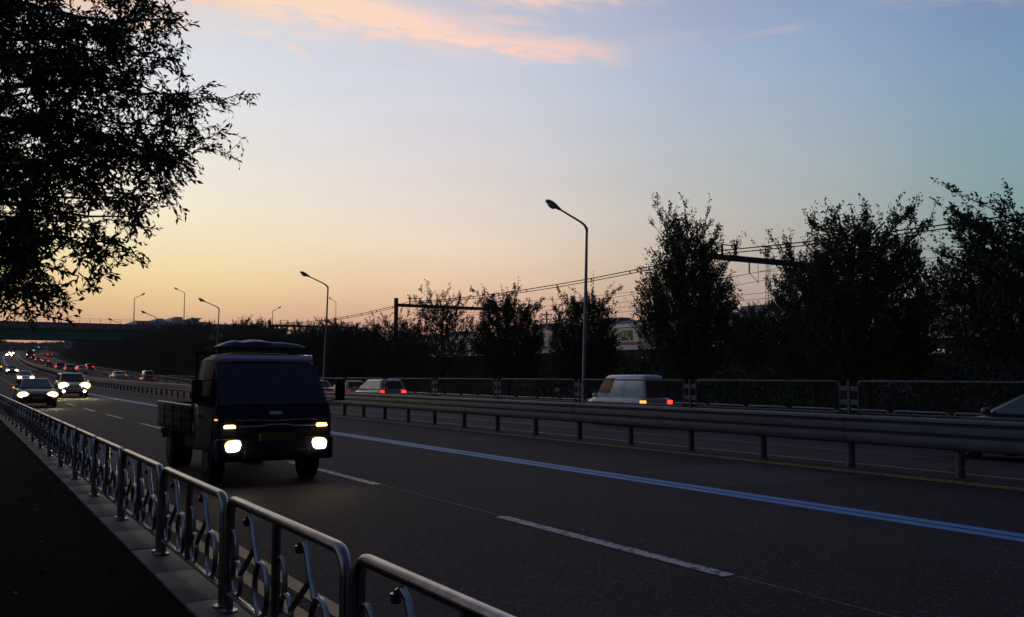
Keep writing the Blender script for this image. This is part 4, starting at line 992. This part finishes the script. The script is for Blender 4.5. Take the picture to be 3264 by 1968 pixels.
for s_ in (-1, 1):
    for yy, ww in ((1.62, 0.2), (-1.45, 0.34)):
        w = MB().cyl((s_*(0.82-ww/2)-ww/2, yy, 0.315), 0.315, ww, 22, 'x').build('wheel', M_RUB, TR)
        MB().cyl((s_*0.82+(0.0 if s_ > 0 else -0.012), yy, 0.315), 0.17, 0.012, 16, 'x').build('rim', M_RIM, w)
    MB().hull((0.16, -1.9, -1.0, 0.64), (0.16, -1.8, -1.1, 0.66), 0.0).build('mudguard', M_BLK, TR).location = (s_*0.68, 0, 0)
MB().box(-0.78, 0.78, -2.46, -2.40, 0.44, 0.52).build('rear_bar', M_BLK, TR)
for s_ in (-1, 1): MB().box(s_*0.66-0.14, s_*0.66+0.14, -2.50, -2.46, 0.52, 0.62).build('tail_lamp', M_SRED, TR)
MB().hull((0.20, -0.5, 0.45, 0.40), (0.20, -0.5, 0.45, 0.62), 0.03).build('fuel_tank', M_BLK, TR).location = (0.55, 0, 0)
# roof rack
b = MB()
for z in (2.03,):
    b.tube([(-0.74, 0.95, z), (-0.74, 1.78, z), (0.74, 1.78, z), (0.74, 0.95, z)], 0.012, 6, closed=True)
for yy in (1.1, 1.35, 1.6): b.tube([(-0.74, yy, 2.03), (0.74, yy, 2.03)], 0.012, 6)
for x in (-0.7, 0.7):
    for yy in (1.0, 1.72): b.tube([(x, yy, 1.84), (x, yy, 2.03)], 0.014, 6)
b.build('roof_rack', M_DARKST, TR)
ld = MB(); secs = []
prof_ = [(-0.68, 2.05, .25), (-0.60, 2.10, .33), (-0.35, 2.13, .36), (-0.12, 2.135, .38), (0.02, 2.165, .38), (0.14, 2.17, .38), (0.30, 2.14, .36), (0.42, 2.15, .36), (0.56, 2.11, .33), (0.66, 2.05, .22)]
for x, z, w in prof_:
    secs.append([(x, 1.35+w*math.cos(a), 2.045+max(0, z-2.045)*max(0, math.sin(a))**0.6 if math.sin(a) > 0 else 2.045) for a in [2*math.pi*i/12 for i in range(12)]])
rl = ld.loft(secs).build('tarpaulin_bundle', M_TARP)
rl.location = TR.location; rl.rotation_euler = TR.rotation_euler
tag(rl, 'bumpy blue tarpaulin bundle lying on the truck roof rack', 'tarpaulin')
beam(TR, -0.655, 2.55, 0.6, 9, (1, .74, .40), 70, 9); beam(TR, 0.655, 2.55, 0.6, 9, (1, .74, .40), 70, 9)
# white scrap caught in the bushes
b = MB()
for i in range(7):
    a = i*0.9
    b.loft([[(0.16*math.cos(w)*sc+0.02*math.sin(a*3), k*0.05+0.1*math.sin(w+a)*0.2, 0.14*math.sin(w)*sc) for w in [2*math.pi*j/9 for j in range(9)]] for k, sc in ((-2, .3), (-1, .8), (0, 1.0), (1, .7), (2, .25))]) if i == 0 else None
o = b.build('plastic_bag', mat('white_plastic', (0.5, 0.48, 0.48), 0.4)); o.location = (34.0*0+29.9, 44.0, 0.75); o.scale = (1.3, 1, 1.2)
tag(o, 'small white plastic bag snagged low in the bushes behind the mesh fence', 'plastic bag')

# ------------------------------------------------------------------ foliage
def mesh_np(name, V, F, m, smooth=False):
    me = bpy.data.meshes.new(name); V = np.asarray(V, np.float32); F = np.asarray(F, np.int32)
    k = F.shape[1]
    me.vertices.add(len(V)); me.vertices.foreach_set('co', V.ravel())
    me.loops.add(F.size); me.loops.foreach_set('vertex_index', F.ravel())
    me.polygons.add(len(F)); me.polygons.foreach_set('loop_start', np.arange(0, F.size, k, dtype=np.int32)); me.polygons.foreach_set('loop_total', np.full(len(F), k, np.int32))
    me.materials.append(m); me.update(calc_edges=True); return me
def unit(v): return v/np.maximum(np.linalg.norm(v, axis=1, keepdims=True), 1e-9)
def leaves(pos, dirs, L, Wd, fold=0.18):
    """pointed leaves folded along the midrib; returns V, F (triangles)"""
    n = len(pos); d = unit(dirs); rv = nr.normal(size=(n, 3)); s = unit(np.cross(d, rv)); u = np.cross(s, d)
    L = L[:, None]; Wd = Wd[:, None]
    p0 = pos; p1 = pos+d*L*0.45+s*Wd*0.5+u*Wd*fold; p2 = pos+d*L-u*L*0.12; p3 = pos+d*L*0.45-s*Wd*0.5+u*Wd*fold
    V = np.stack([p0, p1, p2, p3], 1).reshape(-1, 3); b = np.arange(n)[:, None]*4
    F = np.concatenate([b+[0, 1, 2], b+[0, 2, 3]], 0)
    return V, F
def tubes_np(segs, n=5):
    """segs: list of (points array, radii array)"""
    Vs, Fs, o = [], [], 0
    for P_, r in segs:
        P_ = np.asarray(P_, float); m = len(P_); T = np.gradient(P_, axis=0); T = unit(T)
        up = np.array([0.3, 0.2, 1.0]) if abs(T[0][2]) < 0.9 else np.array([1.0, 0, 0])
        A = unit(np.cross(T, np.tile(up, (m, 1)))); B = np.cross(T, A)
        w = np.arange(n)*2*np.pi/n
        ring = P_[:, None, :]+(A[:, None, :]*np.cos(w)[None, :, None]+B[:, None, :]*np.sin(w)[None, :, None])*np.asarray(r, float)[:, None, None]
        Vs.append(ring.reshape(-1, 3))
        i = np.arange(m-1)[:, None]*n; k = np.arange(n)[None, :]; l = (k+1) % n
        f = np.stack([i+k, i+l, i+n+l, i+n+k], -1).reshape(-1, 4)+o; Fs.append(f); o += m*n
    return np.concatenate(Vs), np.concatenate(Fs)
def curve_pts(a, b, bend, n=7, jit=0.0):
    t = np.linspace(0, 1, n)[:, None]; p = a*(1-t)+b*t; p = p+np.asarray(bend)*4*t*(1-t)*0.5
    if jit: p[1:-1] += nr.normal(size=(n-2, 3))*jit
    return p
def tree_mesh(h, w, base, nlimb, nspray, nleaf, leafL, m_leaf, seed, upright=0.7, spray_len=0.7, peak=0, bare=0.0):
    """returns (trunk mesh, crown mesh); crown is limbs' twigs and leaves grown from a skeleton"""
    global nr
    keep = nr; nr = np.random.RandomState(seed)
    segs, sk = [], []
    top = np.array([nr.normal()*0.2, nr.normal()*0.2, h*0.80]); tr = curve_pts(np.zeros(3), top, nr.normal(size=3)*[0.25, 0.25, 0], 9, 0.03)
    rad = np.linspace(0.022*h, 0.006*h, 9); rad[0] *= 1.35; segs.append((tr, rad)); sk += [tr[i] for i in range(3, 9)]
    for i in range(nlimb):
        t0 = base/h+(0.72-base/h)*(i/nlimb)**0.9; z0 = h*t0; k = min(8, max(1, t0/0.80*8)); a = tr[int(k)]*(1-(k-int(k)))+tr[min(8, int(k)+1)]*(k-int(k))
        az = i*2.4+nr.uniform(-.4, .4); 
        tt = i/nlimb; rr = w/2*(1.0-(0.92 if peak else 0.55)*tt)*nr.uniform(.75, 1.05); zt = h*(base/h+0.28+0.62*tt)*nr.uniform(.92, 1.04)
        e = np.array([rr*math.cos(az), rr*math.sin(az), min(zt, h*0.97)])
        L_ = curve_pts(a, e, np.array([0.3*math.cos(az), 0.3*math.sin(az), -0.35]), 8, 0.05)
        segs.append((L_, np.linspace(0.009*h*(1-0.5*tt), 0.0015*h, 8))); sk += [L_[j] for j in range(2, 8)]
        for s_ in range(4):
            j = nr.randint(2, 6); q = L_[j]; e2 = q+np.array([math.cos(az+nr.uniform(-1.3, 1.3))*0.22*w, math.sin(az+nr.uniform(-1.3, 1.3))*0.22*w, nr.uniform(0.05, 0.20)*h*upright])
            L2 = curve_pts(q, e2, nr.normal(size=3)*0.1, 5, 0.02); segs.append((L2, np.linspace(0.0035*h, 0.001*h, 5))); sk += list(L2[1:])
    trunkV, trunkF = tubes_np(segs[:1], 9); sk = np.array(sk)
    # sprays
    lp, ld = [], []; tw = []
    zc, az_, ar_ = (h*0.97+base*0.75)/2, (h*0.97-base*0.75)/2, w/2
    for i in range(nspray):
        q = sk[nr.randint(len(sk))]
        if i % 10 < 7:
            for _ in range(20):
                c_ = nr.uniform(-1, 1, 3); zn = c_[2]; prof_w = (1-abs(zn+0.25)**2.2) if peak < 1 else max(0, (1-max(0, zn)**0.8)) if zn > 0 else (1-abs(zn)**3)
                if c_[0]**2+c_[1]**2 < max(0.02, prof_w)*0.92 and abs(zn) < 0.97: break
            tgt = np.array([c_[0]*ar_, c_[1]*ar_, zc+zn*az_]); j_ = np.argmin(np.linalg.norm(sk-tgt, axis=1)); q0 = sk[j_]
            if np.linalg.norm(tgt-q0) > 0.35: tw.append((curve_pts(q0, tgt, np.array([0, 0, -0.05]), 3), np.linspace(0.014, 0.008, 3)))
            q = tgt
        c = np.array([q[0], q[1], 0]); out = c/max(np.linalg.norm(c), 0.05)
        d = np.array([0, 0, upright])+out*nr.uniform(0.1, 0.9)+nr.normal(size=3)*0.35; d /= np.linalg.norm(d)
        L0 = spray_len*(nr.uniform(0.4, 0.85) if i % 12 else nr.uniform(1.0, 1.6)); e = q+d*L0+np.array([0, 0, 0.1*L0]); pts = curve_pts(q, e, nr.normal(size=3)*0.08, 4)
        tw.append((pts, np.linspace(0.010, 0.004, 4)))
        n = int(nleaf*nr.uniform(.6, 1.3)*(1-bare)); t = nr.uniform(0.1, 1.05, n)[:, None]
        pp = q*(1-t)+e*t+nr.normal(size=(n, 3))*0.03*(1+h*0.08); dd = d*0.7+nr.normal(size=(n, 3))*0.65; lp.append(pp); ld.append(dd)
    lp = np.concatenate(lp); ld = np.concatenate(ld)
    lv, lf = leaves(lp, ld, nr.uniform(.7, 1.25, len(lp))*leafL, nr.uniform(.45, .7, len(lp))*leafL)
    bv, bf = tubes_np(segs[1:]+tw, 4)
    tm = mesh_np('trunk', trunkV, trunkF, M_BARK)
    bm = mesh_np('branches', bv, bf, M_BARK)
    cm = mesh_np('crown', lv, lf, m_leaf)
    nr = keep
    return tm, bm, cm
def plant_tree(ms, loc, rz, sc, label, group='street trees along the far pavement', name='street_tree', szz=None):
    t = empty(name, loc, rz, label, 'tree', group); t.scale = (sc, sc, szz or sc)
    inst('trunk', ms[0], t); inst('branches', ms[1], t); inst('crown', ms[2], t)
    return t
TA = tree_mesh(9.2, 6.6, 2.0, 18, 2700, 16, 0.145, M_LEAF2, 21, 0.75, 0.85)
TB = tree_mesh(9.2, 5.8, 1.9, 16, 2300, 16, 0.145, M_LEAF2, 22, 1.0, 0.8)
TC = tree_mesh(7.4, 5.2, 1.7, 14, 2100, 16, 0.13, M_LEAF3, 23, 0.8, 0.65)
TD = tree_mesh(7.6, 5.6, 1.8, 16, 1000, 14, 0.125, M_LEAF3, 24, 0.8, 0.65)
TE = tree_mesh(9.4, 7.4, 3.4, 18, 2500, 16, 0.15, M_LEAF2, 31, 0.7, 0.85)
TP = tree_mesh(11.0, 5.6, 2.0, 18, 2500, 16, 0.14, M_LEAF2, 25, 1.25, 0.9, peak=1)
def ax(x, X, z=0.0):
    a = 0.547+math.atan((x-1632)/2897.0); return (X, X/math.tan(a))
for ms, x, X, sc, szz, rz, lb in (
    (TE, 3325, 33.0, 1.0, 0.88, 0.3, 'large dark tree filling the frame edge, crown cut off by the photo'),
    (TA, 2765, 33.2, 0.90, 1.0, 2.1, 'broad round crowned tree whose two tops stand higher than the radio mast'),
    (TB, 2600, 34.0, 0.78, 0.88, 4.0, 'bushy tree joined to the broad crowned tree and hiding the base of the radio mast'),
    (TP, 2190, 33.0, 1.0, 0.93, 1.0, 'tall tree with a narrow pointed top beside the gantry beam'),
    (TC, 1862, 32.8, 0.84, 0.97, 0.6, 'round tree directly behind the tallest street lamp'),
    (TC, 1618, 32.8, 1.0, 1.06, 2.9, 'dense dark tree between the lamp and the sparse reddish tree'),
    (TD, 1412, 33.0, 0.98, 1.17, 5.0, 'sparse reddish tree with sky showing through its crown, under the railway gantry'),
    (TD, 1235, 33.0, 1.0, 0.98, 1.4, 'ragged small tree in front of the gantry mast'),
    (TC, 1110, 33.5, 0.92, 0.86, 3.3, 'low tree just before the ragged small tree, barely above the hedge')):
    gx, gy = ax(x, X); plant_tree(ms, (gx, gy, float(zr(gy))-0.25), rz, sc, lb, szz=szz)
gx, gy = ax(790, 36); plant_tree(TA, (gx, gy, float(zr(gy))-0.3), 1.0, 1.0, 'bushy treetop rising above the truck rack', szz=1.0)
k_ = 0
for y in np.arange(84, 330, 9.0):
    for X, hh in ((33.0 if y < 120 else 31.0, 0.95), (38.5, 1.12)):
        yy = y+nr.uniform(-3, 3); xx = X+nr.uniform(-1.2, 1.2)
        ms = (TC, TB, TA)[k_ % 3]; sc = hh*nr.uniform(.85, 1.05)*(1.0 if k_ % 3 == 0 else 0.80); k_ += 1
        if yy > 140: sc *= 1.2
        plant_tree(ms, (xx+float(sh(yy)), yy, float(zr(yy))-0.3), nr.uniform(0, 6), sc, 'dark tree in the merged hedge line receding beyond the truck towards the overpass', group='trees of the dark hedge line by the highway', name='hedge_tree')
# low trees between the street trees and the train
SCR = ['low scrub tree on the embankment just past the tall pointed tree under the gantry beam', 'low scrub tree on the embankment behind the bushy joined tree', 
       'scrub tree on the embankment behind the ragged small tree near the gantry mast', 'scrub tree behind the second street lamp on the dark side of the gantry mast', 'scrub tree on the embankment just beyond the second street lamp', 'scrub tree on the embankment above the truck mirror and cab roof']
for x, X, sc in ((2400, 44, .50), (2600, 43, .45), (1180, 44, .78), (1060, 45, .84), (960, 46, .86), (880, 46, .9)):
    gx, gy = ax(x, X); plant_tree((TB, TC, TA)[k_ % 3], (gx, gy, 1.2+max(0, (X-42)*0.2)), x*0.01, sc, SCR.pop(0), group='scrub trees on the embankment', name='scrub_tree'); k_ += 1
# undergrowth of the embankment: clumps of leaves
def bushes(centres, m, name, label, leaf=0.15, per=70, kind='stuff'):
    pos, dirs = [], []
    for (x, y, z, r) in centres:
        n = int(per*(0.5+r)); v = unit(nr.normal(size=(n, 3))); v[:, 2] = np.abs(v[:, 2]); rr = r*nr.uniform(.55, 1.1, n)[:, None]
        pos.append(np.array([x, y, z])+v*rr*[1, 1, 1.05]); dirs.append(v+[0, 0, 0.5]+nr.normal(size=(n, 3))*0.4)
    pos = np.concatenate(pos); dirs = np.concatenate(dirs)
    V, F = leaves(pos, dirs, nr.uniform(.7, 1.5, len(pos))*leaf, nr.uniform(.5, .9, len(pos))*leaf, 0.1)
    o = bpy.data.objects.new(name, mesh_np(name, V, F, m)); COL.objects.link(o); tag(o, label, 'shrubs' if kind == 'stuff' else 'bush', kind=kind); return o
def gz(x, y): 
    w = float(np.interp(x, [25.4, 35.5, 48.5, 72], [0, 0, 1, 1])); z = float(zr(y)); return (z-0.30)*(1-w)+max(2.75, z+0.2)*w
cen = []
for i in range(1500):
    y = nr.uniform(6, 130) if i < 1100 else nr.uniform(130, 330); x = nr.uniform(34.3, 50.0); r = nr.uniform(.55, 1.25)*(0.8 if x > 46 else 1.0)
    cen.append((x+float(sh(y)), y, gz(x, y)-0.1, r))
for i in range(240):
    y = nr.uniform(8, 130); x = nr.uniform(46.5, 50.8); cen.append((x, y, gz(x, y)-0.2, nr.uniform(.6, 1.0)))
for i in range(900):
    y = nr.uniform(80, 420); x = nr.uniform(31.8, 36.0) if y < 130 else nr.uniform(29.3, 35); r = nr.uniform(1.2, 2.6); cen.append((x+float(sh(y)), y, float(zr(y))-0.3+nr.uniform(0, 1.4), r))
bushes(cen, M_LEAF4, 'undergrowth', 'dense dark green scrub covering the railway embankment', 0.17, 75)
# planting behind the footway
cen = []
for i in range(700):
    y = nr.uniform(-14, 150); x = -5.6-nr.uniform(0, 1)**1.3*9; cen.append((x, y, float(zr(y))+0.1+min(3.2, (-5.6-x)*0.45), nr.uniform(.9, 1.9)))
bushes(cen, M_LEAF4, 'roadside_thicket', 'dark thicket behind the footway beside the overhanging tree', 0.2, 60)
for k, y in enumerate((-12, -2, 21, 31, 42, 54, 66, 79, 93, 108, 124, 141)):
    plant_tree((TB, TC, TA)[k % 3], (-4.3+nr.uniform(-.3, .3), y, float(zr(y))), k*1.7, 0.86, 'roadside tree of the row behind the footway, beyond the overhanging tree', group='row of trees behind the footway', name='footway_tree')
# woods that close the view up the road
cen = []
for i in range(750):
    y = nr.uniform(430, 640); x0 = float(sh(y)); x = x0-4-nr.uniform(0, 1)**1.5*70; cen.append((x, y, float(zr(y)), nr.uniform(3.0, 5.6)))
for i in range(420):
    y = nr.uniform(560, 760); x = float(sh(y))-15+nr.uniform(0, 120); 
    if 0 < x-float(sh(y)) < 27 and y < 640: continue
    cen.append((x, y, float(zr(y)), nr.uniform(3.0, 5.2)))
for i in range(500):
    y = nr.uniform(330, 700); x = float(sh(y))+33+nr.uniform(0, 60); cen.append((x, y, float(zr(y)), nr.uniform(2.0, 4.8)))
bushes(cen, M_LEAF4, 'far_woods', 'dark wooded rise closing the view beyond the overpass', 1.0, 60)
# ------------------------------------------------------------------ the roadside tree overhanging the footway
def sight(x, y):     # direction of a point of the reference frame (3264 wide) from the camera
    a = (x-1632)/2897.0; b = -(y-984)/2897.0
    s, c = math.sin(0.547), math.cos(0.547); cp, sp = math.cos(0.0737), math.sin(0.0737)
    fw = cp-b*sp; u = sp+b*cp
    return np.array([a*c+fw*s, -a*s+fw*c, u])
def at(x, y, dist_y):
    d = sight(x, y); return np.array([0, 0, 1.6])+d*dist_y/d[1]
TRX, TRY = -3.1, 9.0
trunk_pts = curve_pts(np.array([TRX, TRY, 0.1]), np.array([TRX+0.5, TRY+0.1, 6.4]), np.array([0.15, 0.1, 0]), 9, 0.02)
segs = [(trunk_pts, np.linspace(0.24, 0.12, 9))]
tv, tf = tubes_np(segs, 12)
near = empty('roadside_tree', (0, 0, 0), 0, 'leafy broad tree with drooping fine twigs overhanging the footway against the sunset', 'tree')
inst('trunk', mesh_np('trunk', tv, tf, M_BARK), near)
# (column, row) where the main limbs end, and their depth
LIMBS = [((520, 60), 8.2), ((420, -60), 9.5), ((300, 110), 7.6), ((560, 190), 8.8), ((600, 300), 7.9), ((560, 320), 9.4), ((520, 400), 8.6), ((620, 470), 8.4), ((560, 500), 9.6), ((480, 560), 7.8),
         ((430, 690), 8.5), ((380, 640), 9.4), ((300, 760), 8.2), ((360, 820), 8.9), ((250, 880), 9.2), ((120, 960), 8.4), ((40, 900), 9.6), ((60, 700), 7.6), ((150, 520), 7.2), ((100, 300), 7.4), ((200, 200), 10.2), ((30, 60), 8.8), ((250, 420), 10.4), ((60, 560), 10.3)]
lsegs, sk = [], []
for (px, py), dy in LIMBS:
    e = at(px, py, dy); a = trunk_pts[min(8, max(3, int((e[2]+0.2-0.3)/6.4*8)))] if e[2] < 6 else trunk_pts[8]
    L_ = curve_pts(a, e, np.array([0.1, 0, 0.45]), 12, 0.035); n0 = np.linalg.norm(e-a)
    lsegs.append((L_, np.linspace(0.05, 0.006, 12))); sk += [L_[j] for j in range(3, 12)]
for az in np.arange(2.2, 5.6, 0.35):      # the side of the crown away from the frame
    for zz_ in (3.4, 5.0, 6.6):
        e = np.array([TRX+math.cos(az+nr.uniform(-.2, .2))*3.4, TRY+math.sin(az)*3.2, zz_+nr.uniform(-.4, .8)])
        L_ = curve_pts(trunk_pts[min(8, int(zz_/6.4*7))], e, np.array([0, 0, 0.4]), 8, 0.05); lsegs.append((L_, np.linspace(0.05, 0.006, 8))); sk += [L_[j] for j in range(3, 8)]
sk = np.array(sk)
# density of foliage per region: (x0, y0, x1, y1, sprays)
REG = [(-60, -80, 430, 60, 130), (-60, 60, 410, 200, 150), (-60, 180, 420, 330, 150), (-60, 320, 520, 480, 200), (-60, 470, 470, 580, 120), (-60, 570, 170, 800, 110), (-60, 780, 130, 940, 62), (-40, 930, 60, 1010, 20),
       (160, 560, 400, 650, 22), (380, 570, 540, 640, 14), (300, 640, 460, 720, 20), (150, 700, 330, 820, 26), (60, 820, 240, 930, 30), (230, 780, 360, 860, 11), (440, 20, 545, 150, 26), (440, 130, 530, 240, 22), (480, 290, 620, 360, 24), (500, 400, 640, 490, 26), (430, 480, 560, 560, 22), (170, 600, 330, 700, 10),
       (90, 940, 200, 1000, 9), (60, 1000, 210, 1030, 3)]
TIPS = [((520, 60), (536, 10)), ((500, 130), (560, 215)), ((490, 210), (560, 190)), ((560, 320), (660, 300)), ((620, 330), (740, 330)), ((700, 322), (822, 300)), ((600, 300), (700, 270)), ((640, 440), (738, 405)), ((620, 480), (700, 460)), ((660, 480), (752, 510)), ((560, 500), (620, 555)), ((470, 590), (560, 612)), ((450, 640), (555, 655)), ((430, 700), (470, 750)),
        ((370, 800), (458, 848)), ((300, 860), (368, 880)), ((250, 870), (290, 925)), ((330, 700), (440, 720)), ((180, 930), (215, 965)), ((150, 960), (200, 1000)), ((90, 1000), (228, 1030)), ((500, 20), (555, 60)), ((470, 60), (530, 110)), ((590, 360), (640, 430)), ((640, 310), (720, 345)), ((200, 700), (300, 740)), ((340, 770), (400, 800))]
anch, tips = [], []
for (x0, y0, x1, y1, n) in REG:
    for i in range(max(2, int(n*0.46))):
        px, py = nr.uniform(x0, x1), nr.uniform(y0, y1); dy = nr.uniform(6.9, 10.8); e = at(px, py, dy); anch.append(e)
anch = np.array(anch)
lp, ld, tw = [], [], []
def spray(q, e, n, droop=0.06, jit=0.02, r0=0.006):
    p = curve_pts(q, e, np.array([0, 0, droop])+nr.normal(size=3)*0.05, 6, 0.008); tw.append((p, np.linspace(r0, 0.002, 6)))
    t = np.linspace(0.15, 1.0, n); idx = t*5; i0 = np.minimum(idx.astype(int), 4); fr_ = (idx-i0)[:, None]
    pp = p[i0]*(1-fr_)+p[i0+1]*fr_; T = p[i0+1]-p[i0]; T = unit(T)
    side = unit(np.cross(T, nr.normal(size=(n, 3))*0.5+np.array([0, 0, 1.0]))); sg = np.where(np.arange(n) % 2 == 0, 1, -1)[:, None]
    lp.append(pp+nr.normal(size=(n, 3))*jit*0.3); ld.append(T*0.75+side*sg*0.75+np.array([0, 0, -0.28])+nr.normal(size=(n, 3))*0.22)
for e in anch:
    dist = np.linalg.norm(sk-e, axis=1); q = sk[np.argmin(dist+nr.uniform(0, 0.25, len(dist)))]
    d = e-q; L0 = np.linalg.norm(d)
    if L0 > 1.1: 
        m_ = q+d*(1-0.8/L0); tw.append((curve_pts(q, m_, np.array([0, 0, 0.12]), 5, 0.02), np.linspace(0.012, 0.006, 5))); q = m_
    spray(q, e, 15)
    for s_ in range(3):      # side twigs
        f_ = nr.uniform(.3, .95); b_ = q*(1-f_)+e*f_; o_ = b_+np.array([nr.uniform(-.22, .26), nr.uniform(-.3, .3), nr.uniform(-.26, .16)]); spray(b_, o_, 11, 0.02, r0=0.004)
for (a, c) in TIPS:
    dy = nr.uniform(7.8, 9.4); p1, p2 = at(*a, dy), at(*c, dy+nr.uniform(-.3, .3))
    spray(p1, p2, 16, 0.05); 
    q = sk[np.argmin(np.linalg.norm(sk-p1, axis=1))]; spray(q, p1, 14, 0.05, r0=0.008)
    for s_ in range(3):
        f_ = nr.uniform(.1, .8); b_ = p1*(1-f_)+p2*f_; o_ = b_+np.array([nr.uniform(.02, .22), nr.uniform(-.1, .1), nr.uniform(-.10, .14)]); spray(b_, o_, 6, 0.02, r0=0.003)
for az in np.arange(2.0, 5.6, 0.045):
    for zz_ in (3.2, 4.6, 6.0, 7.2):
        rr = nr.uniform(1.6, 3.7); e = np.array([TRX+math.cos(az)*rr, TRY+math.sin(az)*rr, zz_+nr.uniform(-.9, .9)]); q = sk[np.argmin(np.linalg.norm(sk-e, axis=1))]
        spray(q, e, 12); 
lp = np.concatenate(lp); ld = np.concatenate(ld)
lv, lf = leaves(lp, ld, nr.uniform(.7, 1.25, len(lp))*0.060, nr.uniform(.32, .46, len(lp))*0.060, 0.12)
bv, bf = tubes_np(lsegs+tw, 5)
inst('branches', mesh_np('branches', bv, bf, M_BARK), near)
inst('crown', mesh_np('crown', lv, lf, M_LEAF1), near)
# a few fallen leaves and weeds on the footway
V, F = leaves(np.stack([nr.uniform(-1.0, 1.2, 70), nr.uniform(4.5, 16, 70), np.full(70, 0.200)], 1), np.stack([nr.normal(size=70), nr.normal(size=70), np.full(70, 0.05)], 1), np.full(70, 0.055), np.full(70, 0.028), 0.05)
o = inst('fallen_leaves', mesh_np('fallen_leaves', V, F, M_LEAF3), kind='stuff'); tag(o, 'scattered dead leaves lying on the dark footway', 'leaves')

# ------------------------------------------------------------------ evening haze
hz = tag(MB().box(-420, 900, -70, 790, -2.2, 104).build('haze', bpy.data.materials.new('haze')), 'thin evening haze', kind='stuff')
hm = hz.data.materials[0]; hm.use_nodes = True; ht = hm.node_tree; ht.nodes.clear()
pv = N(ht, 'ShaderNodeVolumePrincipled'); pv.inputs['Color'].default_value = (0.86, 0.84, 0.88, 1); pv.inputs['Density'].default_value = 0.00016; pv.inputs['Anisotropy'].default_value = 0.3
ho = N(ht, 'ShaderNodeOutputMaterial'); ht.links.new(pv.outputs[0], ho.inputs['Volume'])
